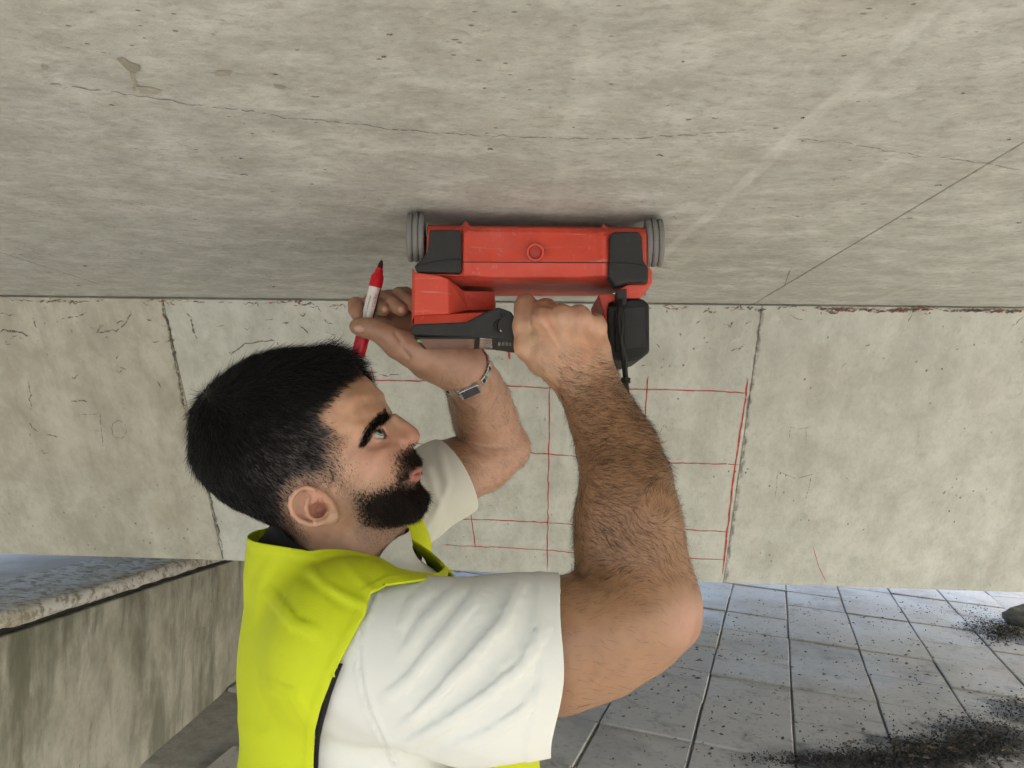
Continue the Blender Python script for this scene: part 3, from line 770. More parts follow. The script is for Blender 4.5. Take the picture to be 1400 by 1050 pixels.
V, Fc = tube_mesh([P(*c) for c in cord2], 0.0022, 8); o = mesh_from('wrist_cord', V, Fc, M['black'], None, True); adopt(o, scan)
lathe('cord_stop', P(855.5, 520, 0.8195), (0.05, 0.0, 1), [(-0.0032, 0.003), (-0.0026, 0.0052), (0.0026, 0.0052), (0.0032, 0.003)], 16, M['black'], scan)
# wheels
def wheel(px0, px1, py0, py1, d, flip):
    cx, cy = (px0 + px1) / 2, (py0 + py1) / 2
    c = P(cx, cy, d); r = (py1 - py0) / 2 / F * d; w = (px1 - px0) / F * d * 0.86
    h = w / 2; prof = []
    for i in range(3):
        a = -h + i * w / 3; b = a + w / 3
        prof += [(a + 0.0002, r * 0.90), (a + 0.0006, r * 0.965), (a + w / 9, r), (b - w / 9, r), (b - 0.0006, r * 0.965), (b - 0.0002, r * 0.90)]
    prof[0] = (-h, r * 0.86); prof[-1] = (h, r * 0.86)
    prof = [(-h, r * 0.55)] + prof + [(h, r * 0.55)]
    wh = lathe('wheel', c, (1, 0.06 * flip, 0.012), prof, 56, M['tyre'], scan)
    hb = lathe('hub', c, (1, 0.06 * flip, 0.012), [(-h * 0.7, r * 0.56), (h * 0.7, r * 0.56), (h * 0.75, r * 0.2)], 32, M['red'], None)
    ax = lathe('axle', c, (1, 0, 0), [(-0.008, 0.006), (0.008, 0.006)], 16, M['dark'], None)
    for q in (hb, ax):
        q.parent = wh; q.matrix_parent_inverse = (Matrix.Translation(scan.location).inverted() @ Matrix.Identity(4)).inverted() @ Matrix.Identity(4) if False else Matrix.Translation(-Vector((0, 0, 0)))
    return wh
for flip, dd in ((1, 0.0), ):
    w1 = wheel(555.5, 583, 291.5, 358, 0.85, 1)
    w2 = wheel(879.5, 907, 299.5, 365, 0.85, -1)
# far pair of wheels
for (a, b) in ((556, 583), (880, 907)):
    c = P((a + b) / 2, 325, 0.85); c.y = 0.925; 
    c.z = (w1.data.vertices[0].co.z + 0) if False else P(569, 325, 0.85).z
    lathe('wheel', c, (1, 0, 0.012), [(-0.009, 0.015), (-0.009, 0.0235), (-0.006, 0.026), (0.006, 0.026), (0.009, 0.0235), (0.009, 0.015)], 48, M['tyre'], scan)

# ================================================================== the worker
# Body shapes are distance fields in camera-aligned metres (x right, up, depth), turned into meshes.
f4 = np.float32
def smin(a, b, k):
    h = np.clip(0.5 + 0.5 * (b - a) / k, 0, 1)
    return b + (a - b) * h - k * h * (1 - h)
def smax(a, b, k): return -smin(-a, -b, k)
def sphere(p, c, r): return np.linalg.norm(p - np.asarray(c, f4), axis=-1) - r
def ellipsoid(p, c, r, R=None):
    q = p - np.asarray(c, f4)
    if R is not None: q = q @ np.asarray(R, f4).T
    r = np.asarray(r, f4)
    k0 = np.linalg.norm(q / r, axis=-1); k1 = np.linalg.norm(q / (r * r), axis=-1)
    return k0 * (k0 - 1.0) / np.maximum(k1, 1e-6)
def limb(p, pts, k=0.004, wdir=(0, 0, 1), pad=0.034):
    """chain of tapered elliptical segments; pts rows: (vec3, r_side, r_depth); far points get a flat 'far' value"""
    C_ = np.array([q[0] for q in pts], f4); rm = max(max(q[1], q[2]) for q in pts) + pad
    lo_, hi_ = C_.min(0) - rm, C_.max(0) + rm
    m = (p[:, 0] > lo_[0]) & (p[:, 0] < hi_[0]) & (p[:, 1] > lo_[1]) & (p[:, 1] < hi_[1]) & (p[:, 2] > lo_[2]) & (p[:, 2] < hi_[2])
    res = np.full(len(p), pad, f4)
    if m.any(): res[m] = np.minimum(limb_all(p[m], pts, k, wdir), 9)
    return res
def limb_all(p, pts, k, wdir):
    out = None; w0 = np.asarray(wdir, f4)
    for i in range(len(pts) - 1):
        a, ra, qa = pts[i]; b, rb, qb = pts[i + 1]
        a = np.asarray(a, f4); b = np.asarray(b, f4); ab = b - a; L2 = f4(ab @ ab)
        pa = p - a
        t = np.clip((pa @ ab) / L2, 0, 1)
        q = pa - t[:, None] * ab
        ax = ab / np.sqrt(L2); w = w0 - ax * (w0 @ ax); nw = float(np.linalg.norm(w))
        r1 = f4(ra) + f4(rb - ra) * t
        qq = np.einsum('ij,ij->i', q, q)
        if nw > 0.2 and (ra != qa or rb != qb):
            r2 = f4(qa) + f4(qb - qa) * t
            w = (w / nw).astype(f4); dw = q @ w; dw2 = dw * dw; du2 = np.maximum(qq - dw2, 0)
            i1 = 1 / (r1 * r1); i2 = 1 / (r2 * r2)
            kk = np.sqrt(du2 * i1 + dw2 * i2) + f4(1e-9)
            g = np.sqrt(du2 * i1 * i1 + dw2 * i2 * i2) + f4(1e-9)
            d = np.where(kk < 0.3, -np.minimum(r1, r2) * (1 - kk), kk * (kk - 1) / g)
        else:
            d = np.sqrt(qq) - r1
        out = d if out is None else smin(out, d, f4(k))
    return out
def LB(*rows):
    """rows (px, py, d, r[, r2]) -> limb points"""
    return [(Cc(r[0], r[1], r[2]), r[3], r[4] if len(r) > 4 else r[3]) for r in rows]
def polydist(P2, line):
    """2-D distance of points to a polyline and the parameter along it"""
    best = np.full(len(P2), 9.0, f4); par = np.zeros(len(P2), f4); n = len(line) - 1
    for i in range(n):
        a = np.asarray(line[i], f4); b = np.asarray(line[i + 1], f4); ab = b - a
        t = np.clip(((P2 - a) @ ab) / max(1e-12, float(ab @ ab)), 0, 1)
        d = np.linalg.norm(P2 - a - t[:, None] * ab, axis=-1)
        m = d < best; best[m] = d[m]; par[m] = (i + t[m]) / n
    return best, par
def polysd(P2, poly):
    """signed distance to a closed polygon (negative inside)"""
    poly = np.asarray(poly, float); n = len(poly)
    best = np.full(len(P2), 1e9); ins = np.zeros(len(P2), bool)
    for i in range(n):
        a, b = poly[i], poly[(i + 1) % n]; ab = b - a
        t = np.clip(((P2 - a) @ ab) / max(1e-12, ab @ ab), 0, 1)
        best = np.minimum(best, np.linalg.norm(P2 - a - t[:, None] * ab, axis=-1))
        c = ((a[1] > P2[:, 1]) != (b[1] > P2[:, 1]))
        den = (b[1] - a[1]) if abs(b[1] - a[1]) > 1e-12 else 1e-12
        ins ^= c & (P2[:, 0] < (b[0] - a[0]) * (P2[:, 1] - a[1]) / den + a[0])
    return np.where(ins, -best, best)
def topx(p):
    """photo pixel of camera-space points"""
    return np.stack([700 + p[:, 0] / p[:, 2] * F, 525 - p[:, 1] / p[:, 2] * F], -1)

def surface(f, lo, hi, h, B=8, margin=1.05):
    """naive surface nets on a block-sparse grid; blocks the surface runs into are added until it is closed"""
    lo = np.asarray(lo, float); hi = np.asarray(hi, float)
    nb = np.ceil((hi - lo) / (B * h)).astype(int) + 1
    gi = np.stack(np.meshgrid(*[np.arange(n) for n in nb], indexing='ij'), -1).reshape(-1, 3)
    ctr = lo + (gi + 0.5) * B * h
    fv = np.concatenate([f(c.astype(f4)) for c in np.array_split(ctr, max(1, len(ctr) // 200000))])
    gi = gi[np.abs(fv) < B * h * 0.87 * margin]
    ax = np.arange(B + 1)
    loc = np.stack(np.meshgrid(ax, ax, ax, indexing='ij'), -1).reshape(-1, 3)
    big = (nb * B + 4).astype(np.int64)
    def key(c): return ((c[:, 0] + 1) * big[1] + (c[:, 1] + 1)) * big[2] + (c[:, 2] + 1)
    def bkey(c): return (c[:, 0].astype(np.int64) * (nb[1] + 2) + c[:, 1]) * (nb[2] + 2) + c[:, 2]
    corner = np.array([[0, 0, 0], [1, 0, 0], [0, 1, 0], [1, 1, 0], [0, 0, 1], [1, 0, 1], [0, 1, 1], [1, 1, 1]])
    edges = [(0, 1), (2, 3), (4, 5), (6, 7), (0, 2), (1, 3), (4, 6), (5, 7), (0, 4), (1, 5), (2, 6), (3, 7)]
    cl = np.stack(np.meshgrid(np.arange(B), np.arange(B), np.arange(B), indexing='ij'), -1).reshape(-1, 3)
    Ks, Vs, E3 = [], [], []; done = np.zeros(0, np.int64)
    for rnd in range(6):
        done = np.union1d(done, bkey(gi))
        for ch in np.array_split(gi, max(1, len(gi) // 1200)):
            g = (ch[:, None, :] * B + loc[None]).reshape(-1, 3)
            val = f((lo + g * h).astype(f4)).reshape(len(ch), B + 1, B + 1, B + 1)
            c8 = np.stack([val[:, x:B + x, y:B + y, z:B + z] for x, y, z in corner], -1).reshape(-1, 8)
            cid = (ch[:, None, :] * B + cl[None]).reshape(-1, 3)
            s = c8 < 0; act = s.any(1) & ~s.all(1)
            c8 = c8[act]; s = s[act]; cid = cid[act]
            acc = np.zeros((len(c8), 3)); cnt = np.zeros(len(c8))
            for a, b in edges:
                m = s[:, a] != s[:, b]
                t = c8[m, a] / (c8[m, a] - c8[m, b])
                acc[m] += corner[a] + t[:, None] * (corner[b] - corner[a]); cnt[m] += 1
            Ks.append(key(cid)); Vs.append(lo + (cid + acc / np.maximum(cnt, 1)[:, None]) * h)
            E3.append(np.concatenate([cid, s.astype(int)], 1))
        K = np.concatenate(Ks); V = np.concatenate(Vs); E = np.concatenate(E3)
        order = np.argsort(K); K = K[order]; V = V[order]; E = E[order]
        # cells that must hold surface because a neighbour's face is crossed
        need = []
        for axis in range(3):
            for side in (0, 1):
                face = [3 + i for i in range(8) if corner[i][axis] == side]
                m = (E[:, face].max(1) != E[:, face].min(1))
                q = E[m, :3].copy(); q[:, axis] += 1 if side else -1
                need.append(np.unique(q // B, axis=0))
        need = np.unique(np.concatenate(need), axis=0)
        need = need[((need >= 0) & (need < nb)).all(1)]
        gi = need[~np.isin(bkey(need), done)]
        if len(gi) == 0: break
    quads = []
    for axis, (u, v) in enumerate(((1, 2), (2, 0), (0, 1))):
        m = E[:, 3] != E[:, 3 + (1, 2, 4)[axis]]
        c = E[m, :3]; s0 = E[m, 3] == 1
        du = np.zeros(3, int); du[u] = 1; dv = np.zeros(3, int); dv[v] = 1
        ids = []
        for q in (c, c - du, c - du - dv, c - dv):
            kk = key(q); ix = np.searchsorted(K, kk); ix = np.clip(ix, 0, len(K) - 1)
            ids.append(np.where(K[ix] == kk, ix, -1))
        Q = np.stack(ids, 1); ok = (Q >= 0).all(1); Q = Q[ok]; s0 = s0[ok]
        Q[~s0] = Q[~s0][:, ::-1]
        quads.append(Q)
    return V, np.concatenate(quads)
TET = np.array([[1, -1, -1], [-1, -1, 1], [-1, 1, -1], [1, 1, 1]], float)
def grad(f, V, e=0.0008):
    g = 0
    for k_ in TET: g = g + f((V + k_ * e).astype(f4))[:, None] * k_
    return g / (np.linalg.norm(g, axis=-1, keepdims=True) + 1e-12)
def polish(f, V, n=1, cl=0.0012):
    for _ in range(n):
        d = np.clip(f(V.astype(f4)), -cl, cl)
        V = V - grad(f, V) * d[:, None] * 0.8
    return V
def flipcheck(V, Q, N):
    a = V[Q[:, 1]] - V[Q[:, 0]]; b = V[Q[:, 2]] - V[Q[:, 0]]
    if (np.cross(a, b) * N[Q[:, 0]]).sum(-1).mean() > 0: Q = Q[:, ::-1]      # camera space is mirrored against the world
    return Q

# ------------------------------------------------------------------ head: half-width map over the profile
YAW = math.radians(7)
HO = Cc(440, 660, 0.835)
HF = np.array([math.cos(YAW), 0, -math.sin(YAW)]); HL = np.array([-math.sin(YAW), 0, -math.cos(YAW)])
def h_ctrl(px, py, w):
    """profile-plane position of the surface point seen at a photo pixel whose lateral offset is w"""
    r = np.array([(px - 700) / F, -(py - 525) / F, 1.0]); d = (w + HO @ HL) / (r @ HL)
    q = r * d - HO
    return q @ HF, q[1]
def h_loc(p):
    q = p - HO.astype(f4)
    return q @ HF.astype(f4), q[:, 1], q @ HL.astype(f4)
def h_pt(px, py, t):
    s, y = h_ctrl(px, py, t); return np.array([s, y, t])
def h_world(l): return HO + HF * l[0] + np.array([0, 1, 0]) * l[1] + HL * l[2]
outline = [(264, 600), (267, 558), (284, 532), (312, 511), (342, 492), (382, 481), (425, 477), (455, 478), (478, 491), (494, 511), (505, 521), (514, 533), (522, 547), (526, 555), (530, 561),
           (539, 565), (549, 571), (559, 578), (567, 584), (572, 590), (574, 596), (572, 603), (567, 608), (562, 612), (563, 619), (567, 628), (571, 636), (574.5, 640), (574, 645), (570, 648),
           (572.5, 652), (571, 657), (566, 662), (567, 667), (574, 675), (577, 684), (574, 696), (565, 706), (555, 714), (551, 724), (549, 740), (548, 757), (552, 785), (556, 830),
           (392, 830), (398, 790), (402, 760), (396, 740), (383, 723), (364, 713), (338, 701), (310, 686), (286, 663), (270, 638), (264, 618)]
inner = [(300, 600, 50), (300, 565, 44), (330, 535, 48), (380, 512, 52), (430, 505, 46), (462, 508, 34), (480, 515, 24), (340, 600, 69), (380, 570, 73), (420, 545, 66), (452, 535, 53), (478, 530, 40),
         (400, 610, 77), (370, 640, 77), (330, 640, 67), (300, 640, 50), (345, 672, 66), (382, 682, 71), (412, 640, 77), (440, 605, 72), (455, 578, 65), (470, 562, 58), (486, 551, 50), (495, 541, 40), (503, 545, 31),
         (458, 612, 70), (474, 592, 63), (484, 604, 61.5), (496, 602, 57), (493, 580, 56), (502, 581, 50), (507, 571, 39), (515, 563, 27), (523, 563, 14),
         (505, 607, 50), (513, 606, 44), (517, 589, 37), (521, 579, 26), (526, 572, 14.5),
         (502, 622, 60), (490, 632, 65), (475, 638, 69), (458, 640, 72), (516, 616, 52), (524, 608, 42), (530, 600, 30), (530, 612, 42), (537, 612, 34),
         (534, 574, 10), (532, 590, 21), (538, 581, 11), (546, 580, 8.5), (556, 586, 8.5), (540, 595, 17.5), (547, 600, 17), (553, 604, 17.5), (548, 609, 17.5), (560, 600, 13.5), (566, 595, 9.5), (541, 606, 23), (544, 614, 26), (553, 612, 15), (558, 611, 10),
         (558, 650, 24), (549, 640, 33), (544, 650, 38), (550, 628, 27), (555, 620, 18), (562, 630, 12), (567, 640, 11.5), (562, 641, 19), (566, 652, 12), (562, 653, 20), (559, 661, 22), (550, 668, 33), (560, 671, 19), (570, 684, 15), (560, 690, 27), (546, 682, 39), (530, 668, 49),
         (530, 690, 47), (546, 702, 33), (510, 655, 60), (506, 690, 57), (480, 668, 67), (486, 700, 61), (482, 722, 58), (512, 716, 51), (536, 714, 39), (558, 700, 24),
         (430, 690, 73), (452, 690, 71), (462, 712, 65), (402, 700, 68), (386, 712, 59), (358, 694, 50), (330, 680, 46), (420, 660, 76), (448, 650, 74),
         (440, 742, 57), (470, 745, 59), (502, 742, 54), (527, 742, 41), (412, 748, 47), (470, 785, 61), (425, 785, 52), (520, 785, 49), (470, 828, 66), (520, 828, 52), (425, 828, 55)]
cs = []; cw = []
for (x, y) in outline: cs.append(h_ctrl(x, y, 0)); cw.append(0.0)
for (x, y, w) in inner:
    w /= 1000.0; cs.append(h_ctrl(x, y, w)); cw.append(w * w)
cs = np.array(cs); cw = np.array(cw) * 100.0
h_poly = np.array([h_ctrl(x, y, 0) for x, y in outline])
def tps_k(r2): return np.where(r2 > 1e-14, 0.5 * r2 * np.log(np.maximum(r2, 1e-14)), 0)
def tps_fit(X, z, reg):
    X = X * 10; n = len(X)
    K = tps_k(((X[:, None] - X[None]) ** 2).sum(-1)) + reg * np.eye(n)
    Pm = np.c_[np.ones(n), X]; A = np.zeros((n + 3, n + 3)); A[:n, :n] = K; A[:n, n:] = Pm; A[n:, :n] = Pm.T
    return np.linalg.solve(A, np.r_[z, 0, 0, 0])
tw = tps_fit(cs, cw, 1e-5)
GR = 0.001
g_lo = h_poly.min(0) - 0.03; g_n = np.ceil((h_poly.max(0) + 0.03 - g_lo) / GR).astype(int) + 1
gx, gy = np.meshgrid(g_lo[0] + np.arange(g_n[0]) * GR, g_lo[1] + np.arange(g_n[1]) * GR, indexing='ij')
gp = np.c_[gx.ravel(), gy.ravel()]
Wg = np.concatenate([tps_k((((q * 10)[:, None] - (cs * 10)[None]) ** 2).sum(-1)) @ tw[:-3] + np.c_[np.ones(len(q)), q * 10] @ tw[-3:] for q in np.array_split(gp, 12)]) / 100.0
sdg = polysd(gp, h_poly)
Wg = np.where(sdg > 0, -0.016 * sdg, Wg)
Wg = Wg.reshape(g_n)
for _ in range(1):
    Wg[1:-1, 1:-1] = (Wg[1:-1, 1:-1] * 4 + Wg[:-2, 1:-1] + Wg[2:, 1:-1] + Wg[1:-1, :-2] + Wg[1:-1, 2:]) / 8
gWx, gWy = np.gradient(Wg, GR)
Gn = np.stack([Wg, np.hypot(gWx, gWy)], -1).astype(f4)
def gsamp(s, y):
    u = np.clip((s - g_lo[0]) / GR, 0, g_n[0] - 1.001); v = np.clip((y - g_lo[1]) / GR, 0, g_n[1] - 1.001)
    i = u.astype(int); j = v.astype(int); a = (u - i)[:, None]; b = (v - j)[:, None]
    return (Gn[i, j] * (1 - a) + Gn[i + 1, j] * a) * (1 - b) + (Gn[i, j + 1] * (1 - a) + Gn[i + 1, j + 1] * a) * b

# head directions in the profile plane
fh = np.array([0.885, 0.465]); uh = np.array([-0.465, 0.885])
def l3(sy, t): return np.array([sy[0], sy[1], t])
EYE_R = 0.0122
eye_front = np.array(h_ctrl(523.5, 591.5, 0.030))
eye_c = l3(eye_front - fh * 0.0122, 0.0305)
wrinkles = [([(502, 527), (506, 540), (503, 556)], .0013, .0022), ([(492, 541), (496, 552), (488, 566)], .0010, .0022), ([(511, 537), (513, 548)], .0009, .002),
            ([(503, 607), (512, 611), (521, 610), (529, 603)], .0010, .0024), ([(546, 612), (547, 622), (547, 632)], .0012, .004)]
wr_loc = [([h_ctrl(x, y, 0.045 if x < 530 else 0.025) for x, y in l], a, w) for l, a, w in wrinkles]
ear_paths = {
 'rim': [(431, 678, .079), (428, 669, .083), (417, 666, .087), (406, 671, .090), (398.5, 681, .092), (397.5, 692, .092), (401, 702.5, .0905), (410, 711.5, .088), (421, 716, .086), (433, 717, .084), (444, 714, .082)],
 'anti': [(418, 673, .082), (421, 683, .0855), (419, 694, .0875), (422, 704, .0875), (431, 709.5, .0865), (441, 706.5, .0855), (447, 701, .084)],
 'crus': [(431, 678, .080), (429, 686, .080), (431, 693, .078)],
 'scapha': [(413, 676, .093), (405.5, 684, .095), (405, 694, .0955), (410, 703, .0945), (419, 710, .092), (430, 713, .091)]}
ear_l = {k: [h_pt(*q) for q in v] for k, v in ear_paths.items()}
def ear_sdf(q):
    """q: local (s, y, |t|)"""
    d = ellipsoid(q, h_pt(425, 692, .0795), (.022, .0185, .0055))
    d = smin(d, ellipsoid(q, h_pt(442, 700, .077), (.015, .013, .006)), .004)
    L = ear_l['rim']; d = smin(d, limb(q, [(p_, .0026, .0026) for p_ in L], .001), .0022)
    L = ear_l['scapha']; d = smax(d, -limb(q, [(p_, .0036, .0062) for p_ in L], .001), .0012)
    L = ear_l['anti']; d = smin(d, limb(q, [(p_, .0026, .0030) for p_ in L], .001), .0022)
    d = smin(d, ellipsoid(q, h_pt(453, 707, .079), (.0080, .0070, .0046)), .003)
    d = smin(d, ellipsoid(q, h_pt(446.5, 687, .078), (.0062, .0050, .0060)), .003)
    d = smax(d, -ellipsoid(q, h_pt(435.5, 697.5, .0845), (.0080, .0078, .0085)), .0012)
    d = smax(d, -limb(q, [(h_pt(437, 684, .0845), .0028, .004), (h_pt(441, 692, .084), .0030, .004), (h_pt(450, 692, .0845), .0022, .003)], .001), .001)
    L = ear_l['crus']; d = smin(d, limb(q, [(p_, .0020, .0022) for p_ in L], .001), .0016)
    d = smax(d, -limb(q, [(h_pt(426.5, 676, .0885), .0012, .004), (h_pt(427, 684, .0885), .0020, .005)], .001), .001)
    return d
def head_sdf(p):
    s, y, t = h_loc(p)
    ta = np.abs(t)
    g = gsamp(s, y)
    d = (ta * ta - g[:, 0]) / np.sqrt(4 * ta * ta + g[:, 1] ** 2 + 1.2e-4)
    near = (np.abs(d) < 0.03)
    if not near.any(): return d
    q = np.stack([s, y, ta], -1)[near]; dn_ = d[near]
    P2 = q[:, :2]
    for l, a, w in wr_loc:
        ds, pr = polydist(P2, l); dn_ = dn_ + a * np.exp(-(ds / w) ** 2) * np.minimum(1, 4 * pr * (1 - pr) + 0.15)
    # eye socket and lids
    r = q - eye_c.astype(f4)
    er = np.linalg.norm(r, axis=-1)
    near_eye = er < 0.034
    if near_eye.any():
        qe = r[near_eye]; de = dn_[near_eye]
        ff = qe[:, 0] * fh[0] + qe[:, 1] * fh[1]; uu = qe[:, 0] * uh[0] + qe[:, 1] * uh[1]; tt = qe[:, 2]
        ball = np.linalg.norm(qe, axis=-1)
        de = smax(de, -(ball - EYE_R - 0.0016), 0.004)
        # lids: a shell round the eyeball with an almond opening
        side = np.clip((tt) / 0.0125, -1, 1)
        up_lim = 0.0056 * np.sqrt(np.maximum(1 - side ** 2, 0)) + 0.0003
        lo_lim = -0.0066 * np.sqrt(np.maximum(1 - side ** 2, 0)) + 0.0002
        opening = np.maximum(uu - up_lim, lo_lim - uu)
        opening = np.maximum(opening, -ff + 0.001)
        lid = np.abs(ball - EYE_R - 0.0013) - 0.0011
        lid = smax(lid, -opening, 0.0008)
        lid = np.maximum(lid, -(ff + 0.009))
        de = smin(de, lid, 0.0022)
        # upper lid fold under the brow
        de = smin(de, np.sqrt((ball - EYE_R - 0.0022) ** 2 + (uu - 0.0078) ** 2) - 0.0016 + np.where(ff < -0.004, 0.01, 0), 0.003)
        dn_[near_eye] = de
    # nostril, ala, mouth line
    al = l3(h_ctrl(550.5, 605, .014), .0135)
    dn_ = smin(dn_, ellipsoid(q, al, (.0075, .0060, .0048)), .003)
    dn_ = smax(dn_, -ellipsoid(q, l3(h_ctrl(557.5, 609.5, .009), .0085), (.0042, .0030, .0030)), .0015)
    ds, pr = polydist(P2, [h_ctrl(573, 648, 0.0), h_ctrl(566, 648.5, .014), h_ctrl(558, 651.5, .023)])
    dn_ = dn_ + 0.0022 * np.exp(-(ds / 0.0014) ** 2) * (q[:, 2] < .027)
    # lips fuller
    dn_ = smin(dn_, limb(q, [(l3(h_ctrl(571, 642, 0), 0), .0034, .0036), (l3(h_ctrl(567, 643.5, .012), .010), .0030, .0032), (l3(h_ctrl(560, 649, .022), .021), .0022, .0022)], .001), .0022)
    dn_ = smin(dn_, limb(q, [(l3(h_ctrl(569, 653.5, 0), 0), .0036, .0038), (l3(h_ctrl(565, 654, .012), .010), .0032, .0034), (l3(h_ctrl(559, 652.5, .022), .021), .0022, .0022)], .001), .0022)
    er_ = (q[:, 2] > 0.055) & (np.linalg.norm(P2 - np.array(h_ctrl(428, 692, .08)), axis=-1) < 0.05)
    if er_.any():
        dn_[er_] = smin(dn_[er_], ear_sdf(q[er_]), 0.003)
    d[near] = dn_
    return d
HEAD_BB = (np.array([-0.40, -0.30, 0.72]), np.array([-0.07, 0.06, 0.95]))

# ------------------------------------------------------------------ arms and hands
R_arm = LB((525, 876, .69, .050, .050), (600, 892, .680, .050, .050), (690, 890, .678, .0545, .052), (760, 882, .681, .0570, .052), (815, 868, .688, .054, .050), (865, 846, .700, .050, .046), (893, 832, .708, .045, .042))
R_fore = LB((888, 826, .710, .0410, .040), (877, 800, .716, .0470, .044), (866, 766, .724, .0490, .046), (862, 716, .736, .0482, .046), (857, 660, .750, .0430, .042), (844, 614, .762, .0392, .037), (825, 572, .773, .0335, .031), (812, 544, .780, .0300, .026), (801, 518, .786, .0282, .0225), (797, 505, .788, .0285, .021))
R_olec = LB((900, 838, .708, .029, .030), (930, 854, .712, .0125, .016))
R_hand = [
 LB((799, 512, .788, .026, .020), (780, 488, .788, .034, .0170), (772, 470, .789, .033, .0140)),
 LB((780, 500, .786, .0135), (760, 468, .784, .0125), (742, 437, .784, .0122), (742, 427, .800, .0112), (745, 422, .826, .0108), (748, 421, .850, .0100), (748, 438, .880, .0092)),
 LB((788, 500, .784, .0135), (778, 465, .780, .0125), (768.5, 433, .781, .0118), (766, 430, .800, .0112), (765, 430, .832, .0108), (766, 432, .860, .0100), (766, 452, .886, .0092)),
 LB((797, 500, .785, .0135), (797, 468, .782, .0122), (792.5, 434, .783, .0112), (791, 431, .800, .0108), (790, 432, .832, .0104), (790, 434, .858, .0098), (789, 454, .884, .0090)),
 LB((806, 505, .788, .0135), (816, 475, .787, .0125), (814.5, 447, .790, .0108), (814, 442, .806, .0100), (812, 440, .834, .0096), (811, 444, .856, .0090), (810, 460, .878, .0084)),
 LB((785, 508, .792, .0150), (742, 494, .800, .0150), (722, 474, .803, .0140), (717.5, 446, .806, .0122), (718, 428, .809, .0106), (718.5, 418, .812, .0108), (719, 413, .816, .0098)),
]
def rhand_sdf(p):
    d = limb(p, R_hand[0], .01)
    for L in R_hand[1:5]: d = smin(d, limb(p, L, .003), .0045)
    d = smin(d, limb(p, R_hand[5], .005), .007)
    for (x, y, dd) in ((741, 434, .777), (769, 430, .7735), (792.5, 431, .7755), (814, 444, .784)):     # knuckles
        d = smin(d, ellipsoid(p, Cc(x, y, dd), (.0085, .0080, .0068)), .008)
    for (x0, y0, x1, y1) in ((742, 437, 778, 492), (768, 434, 786, 492), (792, 436, 796, 492)):
        a = Cc(x0, y0, .770); b = Cc(x1, y1, .768)
        d = smin(d, limb(p, [(a, .0016, .0016), (b, .0010, .0010)], .002), .010)
    return d
def rarm_sdf(p):
    d = smin(limb(p, R_arm, .012), limb(p, R_fore, .010), .014)
    d = smin(d, limb(p, R_olec, .004), .016)
    # forearm muscle swells and crease at the elbow
    d = smin(d, ellipsoid(p, Cc(880, 735, .714), (.024, .060, .022)), .025)
    d = smin(d, ellipsoid(p, Cc(828, 720, .722), (.022, .055, .022)), .03)
    ds, pr = polydist(topx(p) , [(793, 787), (815, 800), (845, 806)])
    d = d + .0030 * np.exp(-(ds / 7.0) ** 2) * (1 - pr)
    return smin(d, rhand_sdf(p), .016)
L_arm = LB((500, 725, 1.0, .055), (560, 682, 1.03, .050), (610, 652, 1.06, .0470, .045), (660, 627, 1.10, .0455, .043), (690, 612, 1.115, .038, .037))
L_fore = LB((680, 598, 1.112, .0385, .038), (664, 576, 1.09, .0450, .042), (656, 550, 1.05, .0410, .039), (649, 530, 1.01, .0360, .035), (641, 515, .975, .0325, .029), (632, 503, .948, .0300, .024), (618, 497, .940, .0300, .022))
L_hand = [
 LB((625, 500, .944, .029, .021), (592, 486, .942, .031, .018), (566, 466, .955, .031, .015), (550, 446, .968, .028, .012)),
 LB((596, 490, .930, .020, .017), (566, 480, .918, .0205, .018), (545, 470, .912, .0180, .0165), (530, 460, .908, .0140), (514, 451, .906, .0120), (506, 449, .905, .0112), (496, 447.5, .904, .0108), (488, 446.5, .905, .0090)),
 LB((545, 452, .972, .0125), (518, 432, .975, .0118), (497, 420, .962, .0105), (487, 417, .948, .0098), (487, 424, .934, .0092), (489, 431, .926, .0080)),
 LB((555, 446, .974, .0125), (530, 422, .980, .0118), (509, 412, .965, .0105), (507, 413, .952, .0100), (516, 419, .942, .0092), (525, 423, .936, .0082)),
 LB((568, 442, .974, .0125), (552, 418, .980, .0112), (532, 407, .970, .0100), (525, 408, .956, .0098), (535, 414, .944, .0094), (548, 423, .936, .0084)),
 LB((585, 444, .970, .0115), (575, 415, .978, .0102), (554, 402, .972, .0092), (546, 402, .960, .0088), (557, 411, .948, .0084), (568, 420, .940, .0076)),
]
def lhand_sdf(p):
    d = limb(p, L_hand[0], .008)
    d = smin(d, limb(p, L_hand[1], .005), .006)
    for L in L_hand[2:]: d = smin(d, limb(p, L, .0025), .0022)
    ds, pr = polydist(topx(p), [(540, 456), (547, 466), (551, 478), (560, 488)])
    d = d + .0022 * np.exp(-(ds / 2.6) ** 2) * (p[:, 2] < .94)
    for l_, a_, w_ in (([(506, 440), (507.5, 455)], .0009, 1.1), ([(511, 441), (513, 457)], .0008, 1.1), ([(516, 443), (519, 460)], .0005, 1.1), ([(538, 408), (531, 417)], .0008, 1.0), ([(516, 413), (512, 422)], .0007, 1.0)):
        ds, pr = polydist(topx(p), l_); d = d + a_ * np.exp(-(ds / w_) ** 2)
    return d
def larm_sdf(p):
    d = smin(limb(p, L_arm, .012), limb(p, L_fore, .010), .005)
    ds, pr = polydist(topx(p), [(612, 582), (626, 599), (647, 614), (670, 625)])
    d = d + .0030 * np.exp(-(ds / 2.6) ** 2) * (1 - pr * pr) * (p[:, 2] < 1.1)
    return smin(d, lhand_sdf(p), .012)
